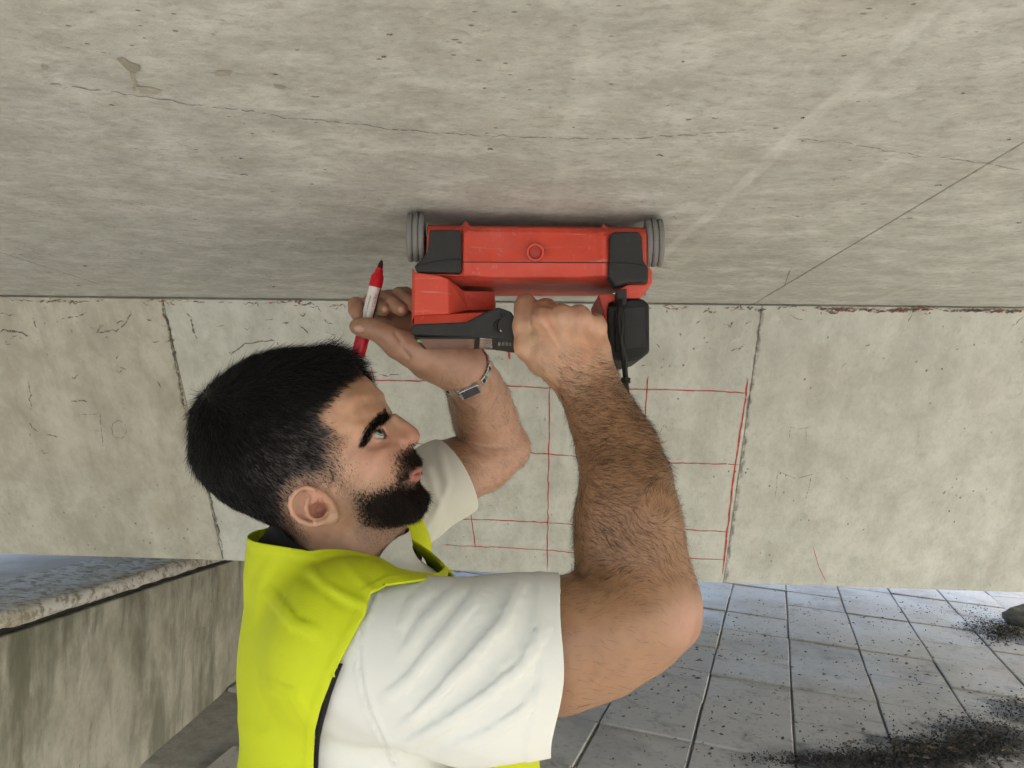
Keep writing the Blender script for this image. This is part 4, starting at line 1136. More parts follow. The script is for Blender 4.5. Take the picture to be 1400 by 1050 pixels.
# torso under the clothes
torso_l = [(np.array([-.195, -.215, .83]), .052, .06), (np.array([-.165, -.30, .83]), .088, .125), (np.array([-.155, -.42, .83]), .098, .138), (np.array([-.155, -.70, .83]), .095, .13)]
def torso_sdf(p):
    d = limb(p, torso_l, .03)
    d = smin(d, limb(p, [(np.array([-.140, -.238, .705]), .040, .040), (np.array([-.192, -.225, .83]), .042, .042), (np.array([-.165, -.232, .955]), .040, .040)], .02), .03)
    return d
def grouped(p, fn, bb, pad=0.03):
    m = ((p > bb[0] - pad) & (p < bb[1] + pad)).all(1)
    out = np.full(len(p), 0.06, f4)
    if m.any(): out[m] = fn(p[m])
    return out
def trunk_sdf(p): return smin(torso_sdf(p), grouped(p, head_sdf, HEAD_BB), .02)
import time as _time
_t0 = _time.time()
bV, bQ, bN, bG = [], [], [], []; _off = 0
for gi_, (fn_, lo_, hi_, h_) in enumerate((
        (trunk_sdf, (-.40, -.33, .64), (-.06, .07, 1.02), .00155),
        (rarm_sdf, Cc(500, 1010, .69) - np.array([.02, .0, .10]), Cc(960, 392, .80) + np.array([.01, .02, .12]), .0019),
        (larm_sdf, (-.26, -.28, .86), (.04, .15, 1.19), .0019))):
    V_, Q_ = surface(fn_, lo_, hi_, h_)
    V_ = polish(fn_, V_, 1); N_ = grad(fn_, V_); Q_ = flipcheck(V_, Q_, N_)
    bV.append(V_); bN.append(N_); bQ.append(Q_ + _off); bG.append(np.full(len(V_), gi_)); _off += len(V_)
    print('body part', gi_, len(V_), round(_time.time() - _t0, 1))
bV, bQ, bN, bG = [np.concatenate(x_) for x_ in (bV, bQ, bN, bG)]

person = empty('person', c2w(np.array([-.16, -.70, .83])))
tag(person, 'bearded man in white t-shirt and yellow vest looking up while holding the scanner and marker', 'person')

# ------------------------------------------------------------------ skin colour (pigment, flush, shaved stubble, ear-hollow shade)
hs, hy, ht = h_loc(bV.astype(f4)); hsy = np.c_[hs, hy]; hta = np.abs(ht)
is_head = (bG == 0) & (bV[:, 1] > -.33) & (bV[:, 0] < -.08) & (bV[:, 2] < .93) & (bV[:, 2] > .74) & (np.c_[hs, hy] > g_lo).all(1)
is_head &= (hy > h_ctrl(470, 800, 0)[1])
_m = np.where(is_head)[0]; is_head[_m] = polysd(hsy[_m], h_poly) < .012
px_ = topx(bV)
is_rarm = bG == 1; is_larm = bG == 2
def hpoly(pts, w): return np.array([h_ctrl(x, y, (w if not hasattr(w, '__call__') else w(x, y)) / 1000) for x, y in pts])
def soft(sd, w): return np.clip(0.5 - sd / w, 0, 1)
hair_poly = np.array([h_ctrl(x, y, w / 1000) for x, y, w in [
  (240, 600, 0), (250, 540, 0), (290, 500, 0), (350, 465, 0), (430, 450, 0), (480, 470, 0), (494, 509, 8), (482, 522, 34), (469, 532, 46), (457, 545, 55), (447, 558, 62), (440, 568, 66), (446, 580, 67), (458, 587, 66), (466, 594, 65), (466, 606, 67), (462, 620, 69),
  (460, 640, 71), (455, 655, 72), (430, 662, 75), (405, 668, 77), (396, 680, 76), (394, 700, 72), (396, 716, 62), (392, 732, 45), (384, 736, 20), (370, 722, 0), (300, 700, 0), (250, 650, 0)]])
beard_poly = np.array([h_ctrl(x, y, w / 1000) for x, y, w in [
  (456, 648, 72), (468, 660, 69), (484, 664, 66), (500, 666, 62), (520, 664, 54), (537, 658, 43), (546, 648, 37), (549, 636, 31), (549, 622, 27), (555, 614, 17), (561, 611, 4), (580, 610, 0), (580, 638, 0), (570, 636, 9), (563, 642, 18), (557, 651, 25), (560, 659, 22),
  (566, 662, 10), (582, 660, 0), (596, 690, 0), (580, 712, 0), (556, 726, 0), (546, 722, 26), (520, 726, 47), (488, 729, 57), (480, 716, 60), (474, 697, 65), (468, 677, 69), (458, 664, 71)]])
def headsd(poly):
    out = np.full(len(hsy), .2); out[is_head] = polysd(hsy[is_head], poly); return out
sd_hair = headsd(hair_poly); sd_beard = headsd(beard_poly)
lip_poly = np.array([h_ctrl(x, y, w / 1000) for x, y, w in [(558, 651.5, 24), (562, 644, 19), (568, 638, 9), (578, 635, 0), (580, 648, 0), (578, 658, 0), (567, 658.5, 9), (561, 656, 20)]])
sd_lip = headsd(lip_poly)
rng = np.random.RandomState(5)
def vnoise(V, f, seed):
    r = np.random.RandomState(seed); out = np.zeros(len(V))
    for _ in range(7):
        k = r.normal(size=3) * f; out += np.sin(V @ k + r.uniform(0, 6.28))
    return out / 7 * 1.9
base = np.tile(np.array([0.435, 0.262, 0.168]), (len(bV), 1))
base *= (1 + 0.06 * vnoise(bV, 60, 1) + 0.06 * vnoise(bV, 220, 2))[:, None]
base *= 1 + np.outer(vnoise(bV, 95, 3), [0.02, -0.05, -0.06]) + np.outer(vnoise(bV, 400, 4), [0.015, -0.03, -0.03])
def tint(mask, col, k):
    global base
    m = (np.clip(mask, 0, 1) * k)[:, None]; base = base * (1 - m) + np.asarray(col) * m
def blob(px, py, w, rad): return np.exp(-((hsy - np.array(h_ctrl(px, py, w / 1000))) ** 2).sum(-1) / rad ** 2) * is_head
tint(blob(556, 596, 12, .014), (.50, .22, .155), .65)         # nose
tint(blob(525, 625, 50, .024), (.52, .27, .20), .6)           # cheek
tint(blob(420, 690, 85, .022) * (hta > .076), (.47, .24, .175), .5)   # ear
tint(blob(436, 698, 84, .009) * (hta > .06), (.22, .06, .04), .8)  # shade of the ear hollow painted as dark red skin
tint(blob(516, 600, 45, .010), (.46, .25, .19), .5)
tint(soft(sd_lip, .0016) * is_head, (.46, .16, .14), .9)
tint(is_rarm * np.exp(-(((px_ - [712, 500]) / [14, 14]) ** 2).sum(-1)), (.48, .24, .17), .5)
for (x, y) in ((741, 425), (769, 421), (793, 422)): tint(is_rarm * np.exp(-(((px_ - [x, y]) / [12, 9]) ** 2).sum(-1)), (.46, .24, .165), .5)
tint(is_larm * (px_[:, 1] > 455), (.42, .255, .185), .6)
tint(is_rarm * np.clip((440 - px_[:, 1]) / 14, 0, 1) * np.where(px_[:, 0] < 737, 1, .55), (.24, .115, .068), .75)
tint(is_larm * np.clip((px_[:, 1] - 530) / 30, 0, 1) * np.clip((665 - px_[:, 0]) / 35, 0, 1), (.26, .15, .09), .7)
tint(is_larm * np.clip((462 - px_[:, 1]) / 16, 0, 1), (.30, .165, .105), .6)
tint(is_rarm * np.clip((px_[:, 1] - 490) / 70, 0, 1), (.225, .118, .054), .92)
tint(is_rarm * np.exp(-(((px_ - [945, 852]) / [38, 40]) ** 2).sum(-1)), (.38, .215, .155), .6)
# shaved / hair-covered skin
tint(np.where(hsy @ uh > .035, soft(sd_hair + .0015, .009), soft(sd_hair + .007, .020)) * is_head, (.008, .0075, .007), .95)
tint(soft(sd_beard + .009, .028) * is_head, (.045, .028, .020), .85)
fade = np.exp(-((hsy - np.array(h_ctrl(455, 650, 71 / 1000.))) ** 2).sum(-1) / .012 ** 2)
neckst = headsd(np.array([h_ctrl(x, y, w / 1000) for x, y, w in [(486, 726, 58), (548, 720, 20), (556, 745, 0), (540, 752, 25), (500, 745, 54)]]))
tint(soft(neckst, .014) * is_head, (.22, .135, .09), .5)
napest = headsd(np.array([h_ctrl(x, y, w / 1000) for x, y, w in [(390, 700, 66), (408, 716, 60), (420, 735, 52), (405, 748, 40), (380, 735, 20)]]))
tint(soft(napest, .014) * is_head, (.16, .10, .065), .6)
def pxblob(m, x, y, rx, ry, ang=0.0):
    q = px_ - [x, y]; c_, s_ = math.cos(ang), math.sin(ang)
    u = (q[:, 0] * c_ + q[:, 1] * s_) / rx; w = (-q[:, 0] * s_ + q[:, 1] * c_) / ry
    return m * np.clip(1.6 - 1.2 * (u * u + w * w), 0, 1)
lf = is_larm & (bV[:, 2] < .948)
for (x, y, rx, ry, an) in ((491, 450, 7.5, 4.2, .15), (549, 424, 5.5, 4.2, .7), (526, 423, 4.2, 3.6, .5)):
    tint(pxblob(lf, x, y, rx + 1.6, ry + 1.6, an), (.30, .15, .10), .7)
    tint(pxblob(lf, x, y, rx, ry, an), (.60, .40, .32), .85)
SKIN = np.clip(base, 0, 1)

t = NT('skin'); a = t.attr('tone')
v = t.coords(); n = t.noise(v, 420, 3, 0.6); n2 = t.noise(v, 75, 4, 0.6)
c = t.mix(t.ramp(n2, [(0.35, 0.0), (0.70, 1.0)]), (0.90, 0.86, 0.84), (1.06, 1.05, 1.04))
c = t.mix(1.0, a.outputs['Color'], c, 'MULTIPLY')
# scattered moles and freckles
vo = t.new('ShaderNodeTexVoronoi'); vo.inputs['Scale'].default_value = 55; t.link(v, vo.inputs['Vector'])
c = t.mix(t.math('MULTIPLY', t.ramp(vo.outputs['Distance'], [(0.02, 1.0), (0.05, 0.0)]), 0.22), c, (0.14, 0.07, 0.045))
t.col(c); t.rough(t.ramp(n2, [(0.3, 0.36), (0.7, 0.52)])); t.b.inputs['Specular IOR Level'].default_value = 0.5
t.b.inputs['Subsurface Weight'].default_value = 0.12
t.b.inputs['Subsurface Radius'].default_value = (1.0, 0.35, 0.2); t.b.inputs['Subsurface Scale'].default_value = 0.004
t.bump(t.math('ADD', n, t.math('MULTIPLY', t.noise(v, 1100, 2), 0.7)), 0.26, 0.0012)
M['skin'] = t.m
def color_attr(me, name, C):
    at = me.color_attributes.new(name, 'FLOAT_COLOR', 'POINT')
    at.data.foreach_set('color', np.c_[C, np.ones(len(C))].astype(f4).ravel())
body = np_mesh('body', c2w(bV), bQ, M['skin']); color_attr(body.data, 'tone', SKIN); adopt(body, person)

# ------------------------------------------------------------------ eyes
def h2w(l): return Vector(c2w(h_world(l)))
t = NT('eye'); tc = t.new('ShaderNodeTexCoord'); sp_ = t.new('ShaderNodeSeparateXYZ'); t.link(tc.outputs['Object'], sp_.inputs[0])
z = t.math('DIVIDE', sp_.outputs['Z'], EYE_R)
c = t.ramp(z, [(0.60, (.40, .36, .34)), (0.868, (.46, .43, .41)), (0.872, (.05, .06, .065)), (0.90, (.20, .23, .235)), (0.965, (.28, .31, .30)), (0.975, (.01, .01, .01)), (1.0, (.008, .008, .008))])
t.col(c); t.rough(0.08); t.b.inputs['Coat Weight'].default_value = 0.6; t.b.inputs['Coat Roughness'].default_value = 0.02
M['eye'] = t.m
gaze = np.array([fh[0] * .96 + uh[0] * .28, fh[1] * .96 + uh[1] * .28, 0.0])
for sgn in (1, -1):
    l = eye_c.copy(); l[2] *= sgn
    bm = bmesh.new(); bmesh.ops.create_uvsphere(bm, u_segments=40, v_segments=28, radius=EYE_R)
    for vv in bm.verts:
        if vv.co.z > EYE_R * .86: vv.co *= 1 + 0.055 * ((vv.co.z / EYE_R - .86) / .14)
    me = bpy.data.meshes.new('eye'); bm.to_mesh(me); bm.free(); me.polygons.foreach_set('use_smooth', [True] * len(me.polygons))
    o = link('eye', me, M['eye'])
    gz = Vector(c2w(h_world(l + gaze * .1 + np.array([0, 0, 0.030 if sgn > 0 else 0.012]))) - c2w(h_world(l))).normalized()
    Rm = gz.to_track_quat('Z', 'Y').to_matrix().to_4x4()
    o.parent = person; o.matrix_parent_inverse = Matrix.Translation(person.location).inverted()
    o.matrix_basis = Matrix.Translation(h2w(l)) @ Rm

# ------------------------------------------------------------------ hair
def strands(name, R, D, N, Ln, Wd, mat, bend=0.3, curl=0.0, seg=3, seed=1):
    """thin tapering hairs: roots R, directions D, surface normals N (camera space)"""
    r = np.random.RandomState(seed); n = len(R)
    D = D / (np.linalg.norm(D, axis=1, keepdims=True) + 1e-9)
    side = np.cross(D, N) + 0.6 * r.normal(size=(n, 3)); side -= D * (side * D).sum(1, keepdims=True)
    side /= np.linalg.norm(side, axis=1, keepdims=True) + 1e-9
    bd = r.normal(size=(n, 3)) * curl - N * bend
    pts = []; 
    for k in range(seg + 1):
        u = k / seg
        pts.append(R + (D * u + bd * u * u) * Ln[:, None])
    V = []; 
    for k in range(seg):
        w = Wd * (1 - 0.75 * (k / seg) ** 1.5)
        V += [pts[k] + side * w[:, None] * .5, pts[k] - side * w[:, None] * .5]
    V.append(pts[seg])
    m = 2 * seg + 1
    VV = np.stack(V, 1).reshape(-1, 3)
    b = np.arange(n) * m
    T = []
    for k in range(seg - 1):
        T.append(np.stack([b + 2 * k, b + 2 * k + 1, b + 2 * k + 3], 1)); T.append(np.stack([b + 2 * k, b + 2 * k + 3, b + 2 * k + 2], 1))
    T.append(np.stack([b + 2 * seg - 2, b + 2 * seg - 1, b + 2 * seg], 1))
    o = np_mesh(name, c2w(VV), np.concatenate(T), mat); adopt(o, person); o['kind'] = 'stuff'
    return o
def hairmat(name, col, rough=0.5, var=0.4):
    t = NT(name); v = t.coords(); n = t.noise(v, 700, 2)
    t.col(t.mix(n, [x * (1 - var) for x in col], [x * (1 + var) for x in col])); t.rough(rough); t.b.inputs['Specular IOR Level'].default_value = 0.2
    return t.m
M['hair'] = hairmat('black_hair', (0.0045, 0.0042, 0.0040), 0.6)
M['beard'] = hairmat('beard_hair', (0.015, 0.0092, 0.0065), 0.55)
M['armhair'] = hairmat('arm_hair', (0.035, 0.022, 0.013), 0.5)
def pick(weight, n, seed):
    r = np.random.RandomState(seed); w = np.clip(weight, 0, None); w = w / w.sum()
    i = r.choice(len(w), n, p=w)
    tg = r.normal(size=(n, 3)); tg -= bN[i] * (tg * bN[i]).sum(1, keepdims=True)
    return i, bV[i] + tg * .0007
def tangent(vec, N):
    vec = vec - N * (vec * N).sum(1, keepdims=True); return vec / (np.linalg.norm(vec, axis=1, keepdims=True) + 1e-9)
on_skull = is_head & ~((np.linalg.norm(hsy - np.array(h_ctrl(428, 692, .08)), axis=-1) < .030) & (hta > .0765))
def hdir(sv, yv, tv=0.0): return HF * sv + np.array([0, 1, 0]) * yv + HL * tv
# head hair: flows from the crown forward over the top and down the back and sides
den = soft(sd_hair, .010) * on_skull * (0.35 + 0.65 * soft(sd_hair + .016, .02))
i, R = pick(den, 50000, 11)
loc = np.stack([hs[i], hy[i], ht[i]], 1); crown = l3(h_ctrl(300, 545, 0), 0.012)
rad = loc - crown
flow = rad[:, :1] * HF + rad[:, 1:2] * np.array([[0, 1, 0]]) + rad[:, 2:] * HL
T = tangent(flow, bN[i]); r = np.random.RandomState(12)
top = np.clip((loc[:, :2] @ uh - 0.045) / 0.05, 0, 1)                 # 1 on the top of the head
depth_in = np.clip(-sd_hair[i] / 0.03, 0, 1)
ln = (0.004 + 0.007 * depth_in + 0.013 * top * np.clip(-sd_hair[i] / .008 + .3, 0, 1)) * r.uniform(.6, 1.25, len(i))
front = np.clip((loc[:, :2] @ fh - 0.05) / 0.04, 0, 1) * top
Dv = T * (0.95 - 0.5 * front)[:, None] + bN[i] * (0.15 + 0.50 * front)[:, None] + r.normal(size=T.shape) * 0.15
strands('hair', R, Dv, bN[i], ln, r.uniform(.00030, .0006, len(i)), M['hair'], 0.10, 0.12, 3, 13)
# fade and nape stubble
band = np.clip(1 - np.abs(sd_hair) / .010, 0, 1) * on_skull * (hsy @ uh < 0.03) + soft(napest, .016) * on_skull * .8 + 1.3 * np.exp(-((hsy - np.array(h_ctrl(461, 654, .070))) ** 2).sum(-1) / .014 ** 2) * on_skull
i, R = pick(band, 9500, 14)
T = tangent(np.tile(hdir(.35, -.9), (len(i), 1)), bN[i]); r = np.random.RandomState(15)
strands('stubble', R, T + bN[i] * .5 + r.normal(size=T.shape) * .25, bN[i], r.uniform(.0012, .0032, len(i)), r.uniform(.00012, .00024, len(i)), M['hair'], .1, .1, 2, 16)
# beard
den = soft(sd_beard, .018) * is_head * (0.22 + .78 * soft(sd_beard + .013, .024)) * (1 - soft(sd_lip, .001))
chin = np.exp(-((hsy - np.array(h_ctrl(566, 690, .02))) ** 2).sum(-1) / .030 ** 2)
must = np.exp(-((hsy - np.array(h_ctrl(561, 625, .013))) ** 2).sum(-1) / .014 ** 2)
must = np.maximum(must, .8 * np.exp(-((hsy - np.array(h_ctrl(552, 646, .028))) ** 2).sum(-1) / .009 ** 2))
i, R = pick(den * (1 + chin + 2.0 * must), 24000, 17)
T = tangent(np.tile(hdir(.55, -.80), (len(i), 1)), bN[i]); r = np.random.RandomState(18)
edge = np.clip(-sd_beard[i] / .014 + .15, .2, 1)
backw = np.clip((hs[i] - h_ctrl(465, 680, .068)[0]) / .035, .25, 1)
ln = (.0040 + .0065 * chin[i] + .002 * backw + .003 * must[i]) * np.maximum(edge, must[i]) * r.uniform(.6, 1.3, len(i)) * backw
strands('beard', R, T * .8 + bN[i] * (.45 + .35 * chin[i])[:, None] + r.normal(size=T.shape) * .22, bN[i], ln, r.uniform(.00028, .0005, len(i)), M['beard'], .22, .15, 3, 19)
i, R = pick(soft(neckst, .018) * is_head, 1500, 20)
T = tangent(np.tile(hdir(.3, -.9), (len(i), 1)), bN[i]); r = np.random.RandomState(21)
strands('stubble', R, T + bN[i] * .6 + r.normal(size=T.shape) * .3, bN[i], r.uniform(.001, .003, len(i)), r.uniform(.00012, .0002, len(i)), M['beard'], .1, .1, 2, 22)
# brows
brow = [h_ctrl(x, y, w / 1000) for x, y, w in [(529, 552, 14), (521, 562, 33), (513, 574, 43), (505, 588, 51), (497, 606, 57)]]
ds, pr = polydist(hsy.astype(f4), brow)
wd_ = .0043 - .0021 * np.clip((pr - .55) / .45, 0, 1)
i, R = pick(np.clip(1.25 - ds / wd_, 0, 1) * is_head * (hta > np.where(ht > 0, .004, .014)) * np.where(ht < 0, .25, 1), 3000, 23)
T = tangent(np.tile(hdir(-.25, -.55, 0), (len(i), 1)) * 1.0 + np.sign(ht[i])[:, None] * HL * .55, bN[i]); r = np.random.RandomState(24)
strands('eyebrow', R, T + bN[i] * .25 + r.normal(size=T.shape) * .2, bN[i], r.uniform(.004, .0085, len(i)), r.uniform(.0003, .0005, len(i)), M['hair'], .2, .1, 3, 25)
# lashes
Rl = []; Dl = []
r = np.random.RandomState(26)
for sgn in (1, -1):
    for k in range(46):
        sd_ = r.uniform(-.6, .95); upl = r.rand() < .7
        u_ = (.0058 if upl else -.0066) * math.sqrt(1 - sd_ * sd_); tt = sd_ * .0118
        ff = math.sqrt(max(1e-9, (EYE_R + .0015) ** 2 - u_ * u_ - tt * tt))
        l = eye_c + np.array([fh[0] * ff + uh[0] * u_, fh[1] * ff + uh[1] * u_, tt]); l[2] *= sgn
        Rl.append(h_world(l)); dd = fh * .9 + uh * (.5 if upl else -.5)
        Dl.append(hdir(dd[0], dd[1], tt * 60 * sgn))
Rl = np.array(Rl); Dl = np.array(Dl)
strands('eyelash', Rl, Dl, np.tile(-HF, (len(Rl), 1)), r.uniform(.004, .007, len(Rl)), r.uniform(.0003, .0004, len(Rl)), M['hair'], -.15, .05, 3, 27)
# arm hair
ax_r = (Cc(801, 518, .786) - Cc(870, 790, .716)); ax_r /= np.linalg.norm(ax_r)
m = is_rarm * np.clip((px_[:, 1] - 470) / 60, 0, 1) * np.clip((850 - px_[:, 1]) / 120, 0.06, 1) * (px_[:, 0] > 690)
m = m * np.where(px_[:, 0] < 760, .25, 1) * np.where((px_[:, 0] > 905) & (px_[:, 1] > 800), .02, 1) * np.clip(1.15 - (px_[:, 0] - 840) / 120 * (px_[:, 1] > 640), .3, 1)
i, R = pick(m, 21000, 30); r = np.random.RandomState(31)
acr = np.cross(ax_r, np.array([0, 0, 1.])); 
T = tangent(ax_r * .25 + np.array([[.75, -.35, -.2]]) * 1.0 + .45 * np.stack([vnoise(R, 45, 40), vnoise(R, 45, 41), vnoise(R, 45, 42)], 1), bN[i])
strands('arm_hair', R, T + bN[i] * .28 + r.normal(size=T.shape) * .25, bN[i], r.uniform(.006, .016, len(i)), r.uniform(.00010, .00019, len(i)), M['armhair'], .16, .13, 4, 32)
m = is_larm * np.clip((px_[:, 1] - 505) / 25, 0, 1) * (px_[:, 0] > 600) * np.where(px_[:, 0] + (px_[:, 1] - 540) * -.35 > 676, .7, np.where(px_[:, 0] < 648, 1.2, .4))
i, R = pick(m, 9000, 33); r = np.random.RandomState(34)
T = tangent(np.tile(np.array([[.5, -.6, -.1]]), (len(i), 1)) + .4 * np.stack([vnoise(R, 45, 43), vnoise(R, 45, 44), vnoise(R, 45, 45)], 1), bN[i])
strands('arm_hair', R, T + bN[i] * .3 + r.normal(size=T.shape) * .25, bN[i], r.uniform(.006, .014, len(i)), r.uniform(.00009, .00016, len(i)), M['armhair'], .16, .2, 3, 35)

# ------------------------------------------------------------------ clothes
def sheet(name, f, lo, hi, h, cut, mats, thick, parent, rim=None, pols=1):
    """cloth: iso-surface of f, opened where cut(p) > 0, edges snapped to the cut line"""
    V, Q = surface(f, lo, hi, h)
    V = polish(f, V, pols)
    m = cut(V)
    keep = (m[Q] < 0).any(1); Q = Q[keep]
    used = np.unique(Q); mp = np.full(len(V), -1); mp[used] = np.arange(len(used)); V = V[used]; Q = mp[Q]; m = m[used]
    for _ in range(3):
        b = m > -h * 0.4
        g = np.stack([(cut(V[b] + np.eye(3)[i] * .001) - cut(V[b] - np.eye(3)[i] * .001)) / .002 for i in range(3)], -1)
        N = grad(f, V[b]); g -= N * (g * N).sum(1, keepdims=True)
        g2 = (g * g).sum(1, keepdims=True); stp = np.where(m[b] > 0, m[b], 0)[:, None]
        V[b] -= g / np.maximum(g2, .25) * np.clip(stp, 0, h * 1.5)
        m = cut(V)
    N = grad(f, V, .0015)
    if rim is not None: V = V + N * rim(V, m)[:, None]
    Q = flipcheck(V, Q, N)
    o = np_mesh(name, c2w(V), Q, mats[0])
    for mm in mats[1:]: o.data.materials.append(mm)
    s = o.modifiers.new('thick', 'SOLIDIFY'); s.thickness = thick; s.offset = -1
    if len(mats) > 1: s.material_offset = 1
    adopt(o, parent); return o
def fabric(name, col, weave=1400, rough=0.85, var=0.05, wb=0.15, sheen=0.0):
    t = NT(name); v = t.coords(); n = t.noise(v, 12, 4, .6); w = t.noise(v, weave, 2)
    t.col(t.mix(n, [x * (1 - var) for x in col], [min(1, x * (1 + var)) for x in col])); t.rough(rough)
    t.b.inputs['Specular IOR Level'].default_value = 0.2
    if sheen: t.b.inputs['Sheen Weight'].default_value = sheen
    t.bump(t.math('ADD', t.math('ADD', w, t.math('MULTIPLY', t.noise(v, 60, 3), 1.2)), t.math('MULTIPLY', t.noise(v, 20, 2, .5, .8), 3.0)), wb * 1.6, .0012)
    return t.m
M['tee'] = fabric('white_jersey', (0.56, 0.57, 0.52))
M['vest'] = fabric('hi_vis_fabric', (0.455, 0.52, 0.012), 900, .65, .03, .12)
M['lining'] = fabric('black_lining', (0.010, 0.010, 0.011), 900, .8)
def sstep(a, b, x):
    t = np.clip((x - a) / (b - a), 0, 1); return t * t * (3 - 2 * t)
A3 = lambda *r: [(np.array(q[:3]), q[3], q[4]) for q in r]
tee_trunk = A3((-.190, -.215, .83, .058, .075), (-.165, -.30, .83, .098, .138), (-.155, -.42, .83, .110, .150), (-.152, -.72, .83, .112, .150))
tee_yoke = A3((-.142, -.236, .695, .054, .056), (-.190, -.226, .83, .050, .054), (-.170, -.230, .97, .054, .056))
tee_neck = A3((-.176, -.13, .832, .060, .062), (-.180, -.235, .832, .066, .072))
tee_chest = A3((-.152, -.200, .83, .036, .055), (-.120, -.262, .83, .058, .105), (-.118, -.40, .83, .080, .130))
slv_r = LB((495, 886, .70, .066, .060), (560, 902, .683, .068, .062), (640, 915, .675, .0735, .065), (700, 909, .674, .0735, .0645), (800, 898, .678, .0720, .064))
slv_l = LB((490, 735, .99, .060), (555, 690, 1.03, .0555, .056), (612, 655, 1.06, .0525, .051), (650, 636, 1.08, .0520, .051))
R_folds = [([(715, 792), (690, 850), (650, 895), (600, 950), (545, 1002)], .0034, 19), ([(748, 850), (715, 912), (668, 950), (610, 990), (550, 1024)], .0032, 20), ([(662, 795), (640, 830), (600, 880), (560, 930), (520, 960)], .0026, 15),
           ([(640, 795), (615, 815), (580, 850), (550, 900)], .0022, 13), ([(590, 800), (565, 825), (548, 862)], .0022, 10), ([(745, 935), (715, 975), (660, 1010), (600, 1035)], .0024, 17), ([(690, 792), (665, 845), (622, 890), (575, 940)], -.0014, 14), ([(735, 815), (705, 875), (660, 922), (600, 968), (548, 1012)], -.0014, 14)]
seam_r = [(511, 812), (497, 845), (492, 880), (493, 915), (497, 945), (508, 980), (530, 1025), (545, 1060)]
def tee_base(p, sl=None):
    d = limb(p, tee_trunk, .03, pad=.06)
    d = smin(d, limb(p, tee_yoke, .02, pad=.06), .04)
    d = smin(d, limb(p, tee_chest, .02, pad=.06), .03)
    d = smin(d, limb(p, tee_neck, .01, pad=.06), .022)
    d = smin(d, limb(p, slv_r if sl is None else sl, .02, pad=.06), .035)
    return smin(d, limb(p, slv_l, .02, pad=.06), .03)
def tee_sdf(p):
    d = tee_base(p)
    m = (np.abs(d) < .014)
    if m.any():
        q = p[m]; dd = d[m]; px = topx(q).astype(f4)
        nr = q[:, 2] < .80
        for l, a, w in R_folds:
            ds, pr = polydist(px, l)
            dd = dd - nr * a * np.exp(-(ds / w) ** 2) * np.sqrt(np.clip(4 * pr * (1 - pr), 0, 1))
        ds, pr = polydist(px, seam_r)
        dd = dd + nr * (.0016 * np.exp(-(ds / 2.2) ** 2) - .0014 * np.exp(-((ds - 4.5) / 3.5) ** 2))
        fr = ~nr
        for l, a, w in [([(600, 612), (612, 660), (590, 735)], .003, 7), ([(585, 640), (600, 690), (580, 730)], .003, 6)]:
            ds, pr = polydist(px, l); dd = dd - fr * a * np.exp(-(ds / w) ** 2)
        dd = dd + .0012 * np.sin(q[:, 0] * 70 + q[:, 1] * 55) * np.sin(q[:, 1] * 48 - q[:, 2] * 60)
        d[m] = dd
    return d
hem_a, hem_b = Cc(768, 786, .672), Cc(751, 1014, .672)
hd = hem_b - hem_a; hem_n = np.array([-hd[1], hd[0], 0]); hem_n /= np.linalg.norm(hem_n)
if hem_n[0] < 0: hem_n = -hem_n
hl0 = Cc(620, 649, 1.063); hl_n = Cc(650, 636, 1.08) - Cc(555, 692, 1.03); hl_n /= np.linalg.norm(hl_n)
nk_n = np.array([.25, .97, 0]); nk_n /= np.linalg.norm(nk_n); nk_p = np.array([-.112, -.160, .83])
def tee_cut(p):
    a = np.minimum((p - hem_a) @ hem_n, .80 - p[:, 2]) + .0025 * np.sin(p[:, 1] * 60)
    a = np.minimum(a, p[:, 0] + .05)
    b = np.minimum((p - hl0) @ hl_n, p[:, 2] - .90)
    yc = -.160 - .052 * sstep(-.118, -.165, p[:, 0]) - .25 * np.maximum(p[:, 0] + .112, 0)
    c = np.minimum(p[:, 1] - yc, .088 - np.abs(p[:, 2] - .83))
    return np.maximum(np.maximum(a, b), c)
def tee_rim(V, m):
    out = .0011 * sstep(-.0215, -.0205, m) * (V[:, 0] > .0) * (V[:, 2] < .8)        # turned sleeve hem
    out = out + .0013 * sstep(-.0170, -.0158, m) * (np.abs(V[:, 2] - .83) < .085) * (V[:, 0] < -.05) * (V[:, 1] > -.26)   # rib collar
    return out
_t0 = _time.time()
sheet('t_shirt', tee_sdf, (-.30, -.60, .56), (.10, -.04, 1.16), .003, tee_cut, [M['tee']], .0016, person, tee_rim)
print('tee', round(_time.time() - _t0, 1)); _t0 = _time.time()

